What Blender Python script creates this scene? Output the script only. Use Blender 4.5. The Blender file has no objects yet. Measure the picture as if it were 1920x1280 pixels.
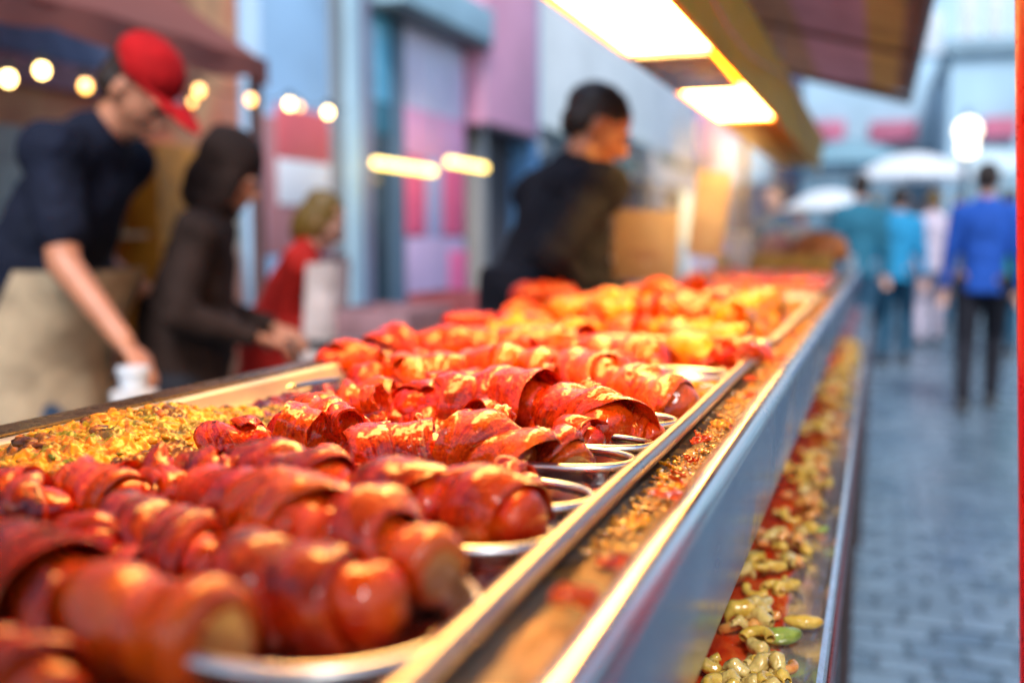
import bpy, bmesh, math, random
from mathutils import Vector, Matrix, noise
R = math.radians
random.seed(7)
sc = bpy.context.scene
COL = sc.collection
# ------------------------------------------------------------------ camera
F = 1920 * 35 / 36.0
CAMZ = 1.25
PITCH = math.atan(195 / F)
YAW = math.atan(690 / F * math.cos(PITCH))
cam_d = bpy.data.cameras.new('camera'); cam = bpy.data.objects.new('camera', cam_d); COL.objects.link(cam)
cam.location = (0, 0, CAMZ); cam.rotation_euler = (math.pi / 2 - PITCH, 0, YAW)
cam_d.lens = 35; cam_d.sensor_width = 36; cam_d.clip_start = 0.02; cam_d.clip_end = 500
cam_d.dof.use_dof = True; cam_d.dof.focus_distance = 0.79; cam_d.dof.aperture_fstop = 2.3
sc.camera = cam
FWD = Vector((-math.sin(YAW) * math.cos(PITCH), math.cos(YAW) * math.cos(PITCH), -math.sin(PITCH)))
RGT = Vector((math.cos(YAW), math.sin(YAW), 0)); UPV = RGT.cross(FWD)
C0 = Vector((0, 0, CAMZ))
def ray(px, py): return FWD + RGT * ((px - 960) / F) + UPV * ((640 - py) / F)
def on_z(px, py, z): d = ray(px, py); return C0 + d * ((z - CAMZ) / d.z)
def on_x(px, py, x): d = ray(px, py); return C0 + d * (x / d.x)
def on_y(px, py, y): d = ray(px, py); return C0 + d * (y / d.y)
def on_d(px, py, D): return C0 + ray(px, py) * D
def depth(p): return (p - C0).dot(FWD)

# ------------------------------------------------------------------ materials
class NT:
    def __init__(s, name):
        s.m = bpy.data.materials.new(name); s.m.use_nodes = True
        s.t = s.m.node_tree; s.b = s.t.nodes['Principled BSDF']; s.out = s.t.nodes['Material Output']
    def n(s, kind, **kw):
        nd = s.t.nodes.new(kind)
        for k, v in kw.items():
            if k in nd.inputs.keys(): nd.inputs[k].default_value = v
            else: setattr(nd, k, v)
        return nd
    def l(s, a, b): s.t.links.new(a, b)
    def coord(s, which='Object', scale=(1, 1, 1)):
        tc = s.n('ShaderNodeTexCoord'); mp = s.n('ShaderNodeMapping'); mp.inputs['Scale'].default_value = scale
        s.l(tc.outputs[which], mp.inputs['Vector']); return mp.outputs['Vector']
    def noise(s, vec, scale, detail=4, rough=.55, dist=0):
        nd = s.n('ShaderNodeTexNoise'); nd.inputs['Scale'].default_value = scale; nd.inputs['Detail'].default_value = detail
        nd.inputs['Roughness'].default_value = rough; nd.inputs['Distortion'].default_value = dist
        s.l(vec, nd.inputs['Vector']); return nd.outputs['Fac']
    def ramp(s, fac, stops, interp='LINEAR'):
        nd = s.n('ShaderNodeValToRGB'); cr = nd.color_ramp; cr.interpolation = interp
        while len(cr.elements) < len(stops): cr.elements.new(.5)
        for e, (p, c) in zip(cr.elements, stops):
            e.position = p; e.color = (c, c, c, 1) if isinstance(c, (int, float)) else (*c, 1)
        s.l(fac, nd.inputs['Fac']); return nd.outputs['Color']
    def mix(s, fac, a, b, mode='MIX'):
        nd = s.n('ShaderNodeMix'); nd.data_type = 'RGBA'; nd.blend_type = mode
        for v, i in ((fac, 0), (a, 6), (b, 7)):
            if hasattr(v, 'links'): s.l(v, nd.inputs[i])
            elif isinstance(v, tuple): nd.inputs[i].default_value = (*v, 1)
            else: nd.inputs[i].default_value = v
        return nd.outputs[2]
    def bump(s, h, strength=.3, dist=.002, prev=None):
        nd = s.n('ShaderNodeBump'); nd.inputs['Strength'].default_value = strength; nd.inputs['Distance'].default_value = dist
        s.l(h, nd.inputs['Height'])
        if prev: s.l(prev, nd.inputs['Normal'])
        return nd.outputs['Normal']
    def set(s, **kw):
        for k, v in kw.items():
            k = k.replace('_', ' ')
            if hasattr(v, 'links'): s.l(v, s.b.inputs[k])
            elif isinstance(v, tuple): s.b.inputs[k].default_value = (*v, 1) if len(v) == 3 and k not in ('Subsurface Radius', 'Normal') else v
            else: s.b.inputs[k].default_value = v
        return s.m

def mat_plain(name, c, rough=.6, var=.25, scale=12, bumpd=.001, metal=0, spec=.5, coords='Object', coat=0, bs=.4):
    s = NT(name); v = s.coord(coords)
    n1 = s.noise(v, scale, 5); n2 = s.noise(v, scale * 6, 3)
    dark = tuple(x * (1 - var) for x in c); lite = tuple(min(1, x * (1 + var)) for x in c)
    col = s.ramp(n1, [(.3, dark), (.7, lite)])
    rr = s.ramp(n2, [(.3, max(.02, rough - .12)), (.7, min(1, rough + .1))])
    return s.set(Base_Color=col, Roughness=rr, Metallic=metal, Specular_IOR_Level=spec, Coat_Weight=coat,
                 Normal=s.bump(n2, bs, bumpd))
def mat_emit(name, c, strength, var=0.0):
    s = NT(name)
    v = s.coord('Object'); n1 = s.noise(v, 6, 2)
    col = s.ramp(n1, [(.3, tuple(x * (1 - var) for x in c)), (.7, c)])
    return s.set(Base_Color=(.8, .8, .8), Emission_Color=col, Emission_Strength=strength, Roughness=.4)

def mat_bacon(name, meat_dark, meat, glaze, fat, fatamt=.5, purple=.3, rough=.26):
    s = NT(name)
    uv = s.n('ShaderNodeTexCoord'); info = s.n('ShaderNodeObjectInfo')
    sep = s.n('ShaderNodeSeparateXYZ'); s.l(uv.outputs['UV'], sep.inputs[0])
    cmb = s.n('ShaderNodeCombineXYZ'); ml = s.n('ShaderNodeMath', operation='MULTIPLY'); ml.inputs[1].default_value = .35
    s.l(sep.outputs[0], ml.inputs[0]); s.l(ml.outputs[0], cmb.inputs[0]); mlv = s.n('ShaderNodeMath', operation='MULTIPLY'); mlv.inputs[1].default_value = 1.7; s.l(sep.outputs[1], mlv.inputs[0]); s.l(mlv.outputs[0], cmb.inputs[1])
    m50 = s.n('ShaderNodeMath', operation='MULTIPLY'); m50.inputs[1].default_value = 50; s.l(info.outputs['Random'], m50.inputs[0]); s.l(m50.outputs[0], cmb.inputs[2])
    streak = s.noise(cmb.outputs[0], 4.0, 5, .6, .5)
    obj = s.coord('Object')
    blot = s.noise(obj, 38, 4, .6, .4)
    fine = s.noise(obj, 420, 4, .6)
    col = s.ramp(streak, [(.30, meat_dark), (.44, meat), (.54, glaze), (.64, meat), (.70, fat), (.76, fat)])
    pb = s.ramp(blot, [(.40, 0.0), (.56, purple)])
    col = s.mix(pb, col, meat_dark)
    gl = s.ramp(s.noise(obj, 22, 3, .5, .6), [(.45, 0.0), (.62, .75)])
    col = s.mix(gl, col, glaze)
    # browned, glazed strip edges
    e1 = s.n('ShaderNodeMath', operation='SUBTRACT'); s.l(sep.outputs[1], e1.inputs[0]); e1.inputs[1].default_value = .5
    e2 = s.n('ShaderNodeMath', operation='ABSOLUTE'); s.l(e1.outputs[0], e2.inputs[0])
    edge = s.ramp(e2.outputs[0], [(.36, 0.0), (.47, .8)])
    col = s.mix(edge, col, glaze)
    char = s.ramp(s.noise(obj, 55, 5, .7), [(.66, 0.0), (.78, .7)])
    col = s.mix(char, col, (.05, .008, .004))
    nrm = s.bump(s.noise(obj, 75, 3, .5), .6, .005); nrm = s.bump(s.noise(obj, 150, 4, .6), .55, .0022, nrm)
    nrm = s.bump(streak, .5, .0025, nrm)
    nrm = s.bump(fine, .7, .0014, nrm); col = s.mix(s.ramp(fine, [(.52, 0.0), (.68, .55)]), col, glaze); col = s.mix(s.ramp(s.noise(obj, 300, 3, .6), [(.30, .6), (.45, 0.0)]), col, meat_dark)
    rr = s.ramp(blot, [(.35, rough - .14), (.7, rough + .06)])
    return s.set(Base_Color=col, Roughness=rr, Normal=nrm, Specular_IOR_Level=.35, Specular_Tint=(1.0, .34, .12), Coat_Weight=.8, Coat_Roughness=.03, Coat_IOR=1.5, Coat_Normal=s.bump(s.noise(obj, 62, 2, .5), .55, .008),
                 Subsurface_Weight=.08, Subsurface_Radius=(.012, .003, .001), Subsurface_Scale=1.0)
def mat_sausage(name, c1, c2, c3, rough=.25):
    s = NT(name); obj = s.coord('Object')
    n1 = s.noise(obj, 30, 4, .55, .6); n2 = s.noise(obj, 150, 4, .6)
    col = s.ramp(n1, [(.3, c1), (.5, c2), (.7, c3)])
    ch = s.ramp(s.noise(obj, 60, 4, .7), [(.62, 0.0), (.75, .6)])
    col = s.mix(ch, col, tuple(x * .25 for x in c1))
    return s.set(Base_Color=col, Roughness=s.ramp(n2, [(.3, rough - .12), (.7, rough + .15)]), Normal=s.bump(n2, .6, .0025, s.bump(s.noise(obj, 60, 4, .6), .6, .006)),
                 Coat_Weight=.8, Coat_Roughness=.03, Specular_IOR_Level=.35, Specular_Tint=(1.0, .40, .12), Coat_Normal=s.bump(s.noise(obj, 55, 2, .5), .5, .008), Subsurface_Weight=.1, Subsurface_Radius=(.015, .004, .001), Subsurface_Scale=1.0)
def mat_steel(name, c=(.62, .62, .63), rough=.22, stretch=(40, 1.5, 40), grease=0.0, gcol=(.35, .14, .03), gs=30):
    s = NT(name); v = s.coord('Object', stretch); o = s.coord('Object')
    br = s.noise(v, 9, 4, .6); sm = s.noise(o, 7, 5, .6)
    scr = s.noise(s.coord('Object', (60, 200, 60)), 3, 3, .7)
    rr = s.ramp(sm, [(.3, max(.03, rough - .08)), (.7, rough + .12)])
    nrm = s.bump(br, .10, .0006); nrm = s.bump(scr, .05, .0004, nrm)
    col = s.ramp(sm, [(.3, tuple(x * .82 for x in c)), (.7, c)])
    if grease:
        g = s.ramp(s.noise(o, gs, 6, .68, .5), [(.5 - grease * .3, 0.0), (.6 - grease * .1, 1.0)])
        col = s.mix(g, col, gcol)
        mt = s.ramp(g, [(0, 1.0), (1, .25)])
        nrm = s.bump(s.noise(o, gs * 8, 4, .7), .6, .0015, nrm)
        return s.set(Base_Color=col, Metallic=mt, Roughness=s.mix(g, rr, (.3, .3, .3)), Normal=nrm, Coat_Weight=s.mix(g, (0, 0, 0), (.2, .2, .2)), Coat_Roughness=.3)
    return s.set(Base_Color=col, Metallic=1.0, Roughness=rr, Normal=nrm)

def translucent(s, col, f):
    tr = s.n('ShaderNodeBsdfTranslucent'); mx = s.n('ShaderNodeMixShader'); mx.inputs[0].default_value = f
    if hasattr(col, 'links'): s.l(col, tr.inputs[0])
    else: tr.inputs[0].default_value = (*col, 1)
    s.l(s.b.outputs[0], mx.inputs[1]); s.l(tr.outputs[0], mx.inputs[2]); s.l(mx.outputs[0], s.out.inputs[0]); return s.m
M = {}
M['bacon_purple'] = mat_bacon('bacon_purple', (.065, .001, .008), (.22, .003, .006), (.74, .045, .001), (.50, .08, .04), purple=.8)
M['bacon_red'] = mat_bacon('bacon_red', (.12, .001, .003), (.42, .007, .002), (.86, .062, .001), (.80, .28, .12), purple=.35)
M['bacon_orange'] = mat_bacon('bacon_orange', (.22, .004, .002), (.60, .020, .001), (.92, .105, .001), (.90, .36, .13), purple=.15)
M['bacon_gold'] = mat_bacon('bacon_gold', (.70, .09, .003), (.90, .19, .003), (.98, .36, .004), (.98, .50, .03), purple=.1)  # yellower bacon: the lamp's glow on the second pan is put into the colour
M['saus_brown'] = mat_sausage('sausage_skin_tan', (.40, .020, .002), (.60, .055, .003), (.78, .12, .007))
M['saus_orange'] = mat_sausage('sausage_skin_orange', (.34, .005, .001), (.66, .024, .001), (.88, .085, .002))
M['saus_lamp_gold'] = mat_sausage('sausage_skin_lamp_gold', (.75, .10, .003), (.9, .24, .004), (.98, .42, .008))  # skin for the same heap, lamp glow mixed into its colour
M['cut'] = mat_sausage('cut_sausage_meat', (.40, .075, .015), (.56, .15, .035), (.66, .23, .07), .35)
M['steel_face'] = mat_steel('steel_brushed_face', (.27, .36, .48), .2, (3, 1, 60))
M['steel_lip'] = mat_steel('steel_lip', (.80, .78, .75), .2, (60, 1, 60))
M['steel_rail'] = mat_steel('steel_rail', (.50, .43, .40), .34, (80, 2, 80))
M['steel_dish'] = mat_steel('steel_dish', (.74, .73, .72), .24, (20, 20, 20))
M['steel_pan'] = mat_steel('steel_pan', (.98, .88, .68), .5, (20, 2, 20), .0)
M['steel_tray'] = mat_steel('steel_tray', (.6, .66, .72), .3)
def greasy():
    s = NT('greasy_ledge'); o = s.coord('Object'); a = s.noise(o, 30, 6, .7, .6); b = s.noise(o, 160, 5, .7); c = s.noise(s.coord('Object', (3, 1, 3)), 6, 4, .6)
    col = s.ramp(a, [(.32, (.03, .012, .006)), (.46, (.11, .045, .014)), (.56, (.24, .10, .025)), (.70, (.38, .15, .02))])
    col = s.mix(s.ramp(b, [(.54, 0.0), (.70, .7)]), col, (.60, .22, .015)); col = s.mix(s.ramp(c, [(.5, 0.0), (.65, .6)]), col, (.42, .36, .30))
    return s.set(Base_Color=col, Metallic=s.ramp(c, [(.45, .15), (.65, .8)]), Roughness=s.ramp(b, [(.3, .35), (.7, .65)]), Normal=s.bump(b, .9, .002, s.bump(a, .6, .003)))
M['greasy'] = greasy()
M['oilmetal'] = mat_steel('oily_shelf', (.74, .70, .70), .2, (40, 1, 40), .2, (.35, .1, .05), 40)

# ------------------------------------------------------------------ mesh helpers
class MB:
    def __init__(s): s.v = []; s.f = []; s.uv = {}; s.mi = []; s.cur = 0
    def add(s, vs, fs, uvs=None):
        o = len(s.v); s.v += [tuple(p) for p in vs]
        for f in fs: s.f.append([i + o for i in f]); s.mi.append(s.cur)
        if uvs:
            for i, u in enumerate(uvs): s.uv[o + i] = u
        return s
    def box(s, lo, hi, bev=0):
        x0, y0, z0 = lo; x1, y1, z1 = hi
        if bev <= 0:
            return s.add([(x0, y0, z0), (x1, y0, z0), (x1, y1, z0), (x0, y1, z0), (x0, y0, z1), (x1, y0, z1), (x1, y1, z1), (x0, y1, z1)],
                         [(3, 2, 1, 0), (4, 5, 6, 7), (0, 1, 5, 4), (1, 2, 6, 5), (2, 3, 7, 6), (3, 0, 4, 7)])
        bm = bmesh.new(); bmesh.ops.create_cube(bm, size=1)
        for v in bm.verts: v.co = Vector(((x0 + x1) / 2 + v.co.x * (x1 - x0), (y0 + y1) / 2 + v.co.y * (y1 - y0), (z0 + z1) / 2 + v.co.z * (z1 - z0)))
        bmesh.ops.bevel(bm, geom=bm.edges[:], offset=bev, segments=2, affect='EDGES', profile=.6)
        bm.verts.index_update(); s.add([v.co[:] for v in bm.verts], [[v.index for v in f.verts] for f in bm.faces]); bm.free(); return s
    def sweep(s, pts, radii, seg=12, side=None, flat=1.0, closed=False, cap=True):
        """tube along pts; radii scalar or list; flat = thickness ratio across 'side'"""
        P = [Vector(p) for p in pts]; n = len(P)
        if not isinstance(radii, (list, tuple)): radii = [radii] * n
        vs = []; fs = []; nrm = None
        for i in range(n):
            a = P[i - 1] if (i > 0 or closed) else P[i]; b = P[(i + 1) % n] if (i < n - 1 or closed) else P[i]
            t = (b - a).normalized() if (b - a).length > 1e-9 else Vector((0, 0, 1))
            if side is not None: u = Vector(side)
            elif nrm is None: u = Vector((0, 0, 1)) if abs(t.z) < .9 else Vector((1, 0, 0))
            else: u = nrm
            u = (u - t * u.dot(t)).normalized(); nrm = u; w = t.cross(u)
            for k in range(seg):
                an = 2 * math.pi * k / seg
                vs.append(P[i] + (u * math.cos(an) + w * math.sin(an) * flat) * radii[i])
        m = n if closed else n - 1
        for i in range(m):
            for k in range(seg):
                a = i * seg + k; b = i * seg + (k + 1) % seg; j = (i + 1) % n
                fs.append((a, b, j * seg + (k + 1) % seg, j * seg + k))
        if cap and not closed:
            fs.append(tuple(reversed(range(seg)))); fs.append(tuple(range((n - 1) * seg, n * seg)))
        return s.add(vs, fs)
    def capsule(s, p0, p1, r0, r1, seg=14, side=None, flat=1.0):
        p0 = Vector(p0); p1 = Vector(p1); t = (p1 - p0); L = t.length; t = t / L if L > 1e-9 else Vector((0, 0, 1))
        pts = []; rr = []
        for k in range(1, 6):
            a = k / 5 * math.pi / 2; pts.append(p0 - t * (r0 * min(flat, 1) if 0 else r0) * math.cos(a)); rr.append(r0 * math.sin(a))
        for k in range(4, 0, -1):
            a = k / 5 * math.pi / 2
            if k == 4: pts.append(p1); rr.append(r1)
            pts.append(p1 + t * r1 * math.cos(a)); rr.append(r1 * math.sin(a))
        return s.sweep(pts, rr, seg, side, flat)
    def ell(s, c, rx, ry, rz, rot=None, seg=20, rings=12):
        c = Vector(c); vs = []; fs = []
        for i in range(rings + 1):
            th = math.pi * i / rings
            for k in range(seg):
                a = 2 * math.pi * k / seg
                p = Vector((rx * math.sin(th) * math.cos(a), ry * math.sin(th) * math.sin(a), rz * math.cos(th)))
                if rot is not None: p = rot @ p
                vs.append(c + p)
        for i in range(rings):
            for k in range(seg):
                fs.append((i * seg + k, (i + 1) * seg + k, (i + 1) * seg + (k + 1) % seg, i * seg + (k + 1) % seg))
        return s.add(vs, fs)
    def lathe(s, prof, c=(0, 0, 0), seg=32, sx=1.0, sy=1.0):
        c = Vector(c); vs = []; fs = []; n = len(prof)
        for r, z in prof:
            for k in range(seg):
                a = 2 * math.pi * k / seg; vs.append(c + Vector((r * math.cos(a) * sx, r * math.sin(a) * sy, z)))
        for i in range(n - 1):
            for k in range(seg):
                fs.append((i * seg + k, i * seg + (k + 1) % seg, (i + 1) * seg + (k + 1) % seg, (i + 1) * seg + k))
        return s.add(vs, fs)
    def extr(s, prof, y0, y1, closed=True, ny=1):
        """profile [(x,z)] extruded along Y"""
        n = len(prof); vs = []; fs = []
        for j in range(ny + 1):
            y = y0 + (y1 - y0) * j / ny
            vs += [(x, y, z) for x, z in prof]
        for j in range(ny):
            for i in range(n if closed else n - 1):
                a = j * n + i; b = j * n + (i + 1) % n; fs.append((a, b, b + n, a + n))
        if closed: fs.append(tuple(reversed(range(n)))); fs.append(tuple(range(ny * n, ny * n + n)))
        return s.add(vs, fs)
    def build(s, name, mats, parent=None, smooth=True, angle=40, loc=None):
        me = bpy.data.meshes.new(name)
        if loc is not None:
            L = Vector(loc); vs = [tuple(Vector(v) - L) for v in s.v]
        else: vs = s.v
        me.from_pydata(vs, [], s.f)
        if not isinstance(mats, (list, tuple)): mats = [mats]
        for m in mats: me.materials.append(m)
        if len(mats) > 1:
            for p, i in zip(me.polygons, s.mi): p.material_index = i
        if s.uv:
            ul = me.uv_layers.new(name='UVMap')
            for lp in me.loops: ul.data[lp.index].uv = s.uv.get(lp.vertex_index, (0, .5))
        me.validate()
        bm = bmesh.new(); bm.from_mesh(me); bmesh.ops.recalc_face_normals(bm, faces=bm.faces[:]); bm.to_mesh(me); bm.free()
        if smooth:
            for p in me.polygons: p.use_smooth = True
            me.set_sharp_from_angle(angle=R(angle))
        o = bpy.data.objects.new(name, me); COL.objects.link(o)
        if loc is not None: o.location = loc
        if parent is not None:
            o.parent = parent
        return o
def tag(o, label=None, cat=None, group=None, kind=None):
    if label: o['label'] = label
    if cat: o['category'] = cat
    if group: o['group'] = group
    if kind: o['kind'] = kind
    return o
def empty(name, loc=(0, 0, 0), rz=0):
    o = bpy.data.objects.new(name, None); o.location = loc; o.rotation_euler = (0, 0, rz); o.empty_display_size = .05; COL.objects.link(o); return o
def struct(o): o['kind'] = 'structure'; return o
def bake(o):
    dg = bpy.context.evaluated_depsgraph_get(); me = bpy.data.meshes.new_from_object(o.evaluated_get(dg))
    o.modifiers.clear(); o.data = me
    for p in me.polygons: p.use_smooth = True
def copy_tree(o, parent=None):
    c = o.copy(); COL.objects.link(c); c.parent = parent
    for ch in list(o.children): copy_tree(ch, c)
    return c
def nz(p, s, seed=0): return noise.noise(Vector(p) * s + Vector((seed * 7.3, seed * 3.1, seed * 1.7)))

# ------------------------------------------------------------------ ground
def build_ground():
    s = NT('wet_cobbles'); o = s.coord('Object', (1, 1, 1)); big = s.noise(o, .6, 4)
    dis = s.n('ShaderNodeTexNoise'); dis.inputs['Scale'].default_value = 6; s.l(o, dis.inputs['Vector'])
    mx = s.n('ShaderNodeMix'); mx.data_type = 'VECTOR'; mx.inputs[0].default_value = .09; s.l(o, mx.inputs[4]); s.l(dis.outputs['Color'], mx.inputs[5])
    br = s.n('ShaderNodeTexBrick'); br.inputs['Scale'].default_value = 1.0; br.inputs['Brick Width'].default_value = .15; br.inputs['Row Height'].default_value = .125
    br.inputs['Mortar Size'].default_value = .014; br.inputs['Mortar Smooth'].default_value = .9; br.inputs['Color1'].default_value = (.09, .135, .18, 1)
    br.inputs['Color2'].default_value = (.20, .27, .33, 1); br.inputs['Mortar'].default_value = (.03, .045, .06, 1); br.inputs['Bias'].default_value = 0
    s.l(mx.outputs[1], br.inputs['Vector'])
    col = s.mix(s.ramp(big, [(.35, .0), (.65, .4)]), br.outputs['Color'], (.12, .19, .26))
    inv = s.n('ShaderNodeMath', operation='SUBTRACT'); inv.inputs[0].default_value = 1; s.l(br.outputs['Fac'], inv.inputs[1])
    nrm = s.bump(inv.outputs[0], .6, .012); nrm = s.bump(s.noise(o, 22, 4), .5, .01, nrm)
    rr = s.ramp(s.noise(o, 2.2, 5), [(.38, .07), (.62, .40)])
    m = s.set(Base_Color=col, Roughness=rr, Normal=nrm, Specular_IOR_Level=.8)
    g = MB().add([(-150, -60, 0), (150, -60, 0), (150, 240, 0), (-150, 240, 0)], [(0, 1, 2, 3)]).build('ground', m, smooth=False)
    struct(g)
build_ground()

# ------------------------------------------------------------------ world & sun
w = bpy.data.worlds.new('World'); sc.world = w; w.use_nodes = True; wt = w.node_tree
bg = wt.nodes['Background']; sky = wt.nodes.new('ShaderNodeTexSky'); sky.sky_type = 'NISHITA'; sky.sun_disc = False
SUN_EL, SUN_ROT = R(50), R(160)
sky.sun_elevation = SUN_EL; sky.sun_rotation = SUN_ROT; sky.air_density = 1.3; sky.dust_density = .6; sky.ozone_density = 2.5
wt.links.new(sky.outputs[0], bg.inputs[0]); bg.inputs[1].default_value = .22
sd = bpy.data.lights.new('sun', 'SUN'); sd.energy = 4.4; sd.angle = R(20); sd.color = (1, .98, .95)
so = bpy.data.objects.new('sun', sd); COL.objects.link(so)
dirv = Vector((math.sin(SUN_ROT) * math.cos(SUN_EL), math.cos(SUN_ROT) * math.cos(SUN_EL), math.sin(SUN_EL)))
so.rotation_euler = dirv.to_track_quat('Z', 'Y').to_euler(); so.location = (3, -2, 8)

# ------------------------------------------------------------------ the serving counter
ZT = 1.09          # height of the pan rim / rail
XR = -.153         # rail
XL = -.650         # inner left edge of the pans
YE = 5.8           # far end of the counter
Y0 = -.35
def build_counter():
    t = empty('serving_counter', (-.45, 2.5, 0)); tag(t, 'long stainless steel serving counter with greasy rim holding the pans of food', 'counter')
    def P(mb, name, m, **k):
        o = mb.build(name, m, **k); o.parent = t; o.matrix_parent_inverse = Matrix.Translation((.45, -2.5, 0)); return o
    # front fascia with rolled lip
    arc = [(-.1035 + .0115 * math.sin(a), ZT - .0105 + .0115 * math.cos(a)) for a in [R(x) for x in range(-60, 91, 15)]]
    out = [(-.135, ZT - .020), (-.126, ZT - .017), (-.118, ZT - .009)] + arc + [(-.099, ZT - .112), (-.0995, ZT - .119), (-.103, ZT - .121)]
    inner = [(-.107, ZT - .119), (-.0985, ZT - .015), (-.104, ZT - .004), (-.115, ZT - .014), (-.135, ZT - .024)]
    lip = out[:3] + arc
    P(MB().extr(out + inner, Y0, YE, ny=60), 'front_panel', M['steel_face'])
    mb = MB(); mb.extr([(x + .0012 * (1 if i > 6 else -.3), z + .0015) for i, (x, z) in enumerate(lip)] + [(x - .0005, z - .0005) for x, z in reversed(lip)], Y0 + .001, YE - .001, ny=60)
    P(mb, 'rolled_lip', M['steel_lip'])
    # greasy gutter between lip and rail
    vs = []; fs = []; nx, ny = 14, 420
    for j in range(ny + 1):
        y = Y0 + (YE - Y0) * j / ny
        for i in range(nx + 1):
            x = -.165 + (.165 - .118) * i / nx
            z = ZT - .012 + .0015 * nz((x, y, 0), 70) + .003 * max(0, nz((x, y, 5), 25) - .1)
            vs.append((x, y, z))
    for j in range(ny):
        for i in range(nx): a = j * (nx + 1) + i; fs.append((a, a + 1, a + nx + 2, a + nx + 1))
    P(MB().add(vs, fs), 'gutter', M['greasy'])
    # body under the counter
    P(MB().box((-.695, Y0, ZT - .36), (-.185, YE - .02, ZT - .075), .003), 'cabinet', mat_plain('cabinet_steel', (.25, .26, .28), .35, metal=.8))
    P(MB().extr([(XL - .013, ZT + .001), (XL - .014, ZT - .012), (-.697, ZT - .012), (-.697, ZT - .07), (-.703, ZT - .07), (-.703, ZT - .004), (-.698, ZT + .001)], Y0, YE, ny=20), 'rear_shelf',
      mat_plain('rear_edge', (.10, .075, .06), .3, metal=.6))
    for y in (0.0, 2.15, 4.2, 5.6):
        for x in (-.040, -.675):
            P(MB().box((x - .014, y - .02, 0), (x + .014, y + .02, ZT - .29 if x > -.2 else ZT - .37), .003), 'leg', mat_plain('leg_paint', (.035, .022, .024), .5))
    for y in (2.15, 4.2):
        P(MB().box((-.66, y - .012, .30), (-.058, y + .012, .34), .003), 'cross_bar', mat_plain('bar_paint', (.035, .03, .034), .5))
    P(MB().box((-.088, 0, .30), (-.064, 5.58, .335), .003), 'stretcher', M['cabinet_bar'] if 'cabinet_bar' in M else mat_plain('bar_paint2', (.04, .03, .034), .5))
    # lower shelf in front, with a rounded outer edge
    z = ZT - .215
    prof = [(-.26, z), (-.044, z), (-.037, z + .004), (-.032, z + .003), (-.030, z - .003), (-.030, z - .07), (-.034, z - .07), (-.037, z - .006), (-.26, z - .006)]
    s = NT('red_sauced_shelf'); o = s.coord('Object', (1, .35, 1)); sep = s.n('ShaderNodeSeparateXYZ'); tc = s.n('ShaderNodeTexCoord'); s.l(tc.outputs['Object'], sep.inputs[0])
    mr = s.n('ShaderNodeMapRange'); mr.inputs['From Min'].default_value = -.088; mr.inputs['From Max'].default_value = -.060; s.l(sep.outputs[0], mr.inputs['Value'])
    nn = s.noise(o, 26, 6, .65, .6); ad = s.n('ShaderNodeMath', operation='ADD'); s.l(mr.outputs[0], ad.inputs[0])
    sb = s.n('ShaderNodeMath', operation='MULTIPLY_ADD'); s.l(nn, sb.inputs[0]); sb.inputs[1].default_value = 1.5; sb.inputs[2].default_value = -.75; s.l(sb.outputs[0], ad.inputs[1])
    fac = s.ramp(ad.outputs[0], [(.40, 0.0), (.60, 1.0)])
    col = s.mix(fac, s.ramp(s.noise(o, 60, 4), [(.35, (.42, .014, .004)), (.65, (.75, .07, .008))]), (.72, .66, .66))
    s.set(Base_Color=col, Metallic=s.mix(fac, (0, 0, 0), (.85, .85, .85)), Roughness=s.ramp(s.noise(o, 90, 5), [(.3, .08), (.7, .3)]), Coat_Weight=.5,
          Normal=s.bump(s.noise(o, 120, 4), .35, .002))
    P(MB().extr(prof, Y0, YE - .1, ny=30), 'lower_shelf', s.m)
    P(MB().box((-.0292, Y0, z - .068), (-.0272, YE - .11, z - .012)), 'shelf_trim', mat_plain('trim_brown', (.16, .03, .03), .35))
    # rail round the pans
    ends = 1.50
    mb = MB(); pts = [(XR - .12, Y0, ZT), (XR, Y0 + .01, ZT)] + [(XR + .0006 * math.sin(y * 9), y, ZT + .0004 * math.sin(y * 13)) for y in [Y0 + .03 + (ends - Y0 - .03) * i / 40 for i in range(41)]]
    mb.sweep(pts, [.0072] * 41 + [.0062, .004], 20, side=(1, 0, 0), flat=.92)
    P(mb, 'rail', M['steel_rail'])
    P(MB().ell((XR - .003, ends + .006, ZT + .002), .011, .011, .008), 'rail_end_cap', M['steel_dish'])
    return t
build_counter()

# ------------------------------------------------------------------ pans
def pan(y0, y1, label, dz=.055, m=None, x1=-.158, name='gastronorm_pan'):
    cx, cy = (XL + x1) / 2, (y0 + y1) / 2; hx, hy = (x1 - XL) / 2, (y1 - y0) / 2
    def loop(ix, z, r=.03, n=6):
        pts = []
        ax, ay = hx - ix, hy - ix; r = max(.004, r - ix * .3)
        for qx, qy, a0 in ((1, 1, 0), (-1, 1, 90), (-1, -1, 180), (1, -1, 270)):
            for k in range(n + 1):
                a = R(a0 + 90 * k / n); pts.append((qx * (ax - r) + r * math.cos(a), qy * (ay - r) + r * math.sin(a), z))
        return pts
    Ls = [loop(-.008, -.003), loop(-.010, .001), loop(-.007, .0025), loop(-.001, .0025), loop(.004, .0), loop(.010, -dz * .8), loop(.018, -dz), loop(.05, -dz - .001)]
    vs = []; fs = []; n = len(Ls[0])
    for L in Ls: vs += L
    for j in range(len(Ls) - 1):
        for i in range(n): a = j * n + i; b = j * n + (i + 1) % n; fs.append((a, b, b + n, a + n))
    fs.append(tuple(range((len(Ls) - 1) * n, len(Ls) * n)))
    o = MB().add(vs, fs).build(name, m or M['steel_pan']); o.location = (cx, cy, ZT - .003)
    return tag(o, label, 'pan', 'food pans set into the counter')
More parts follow.
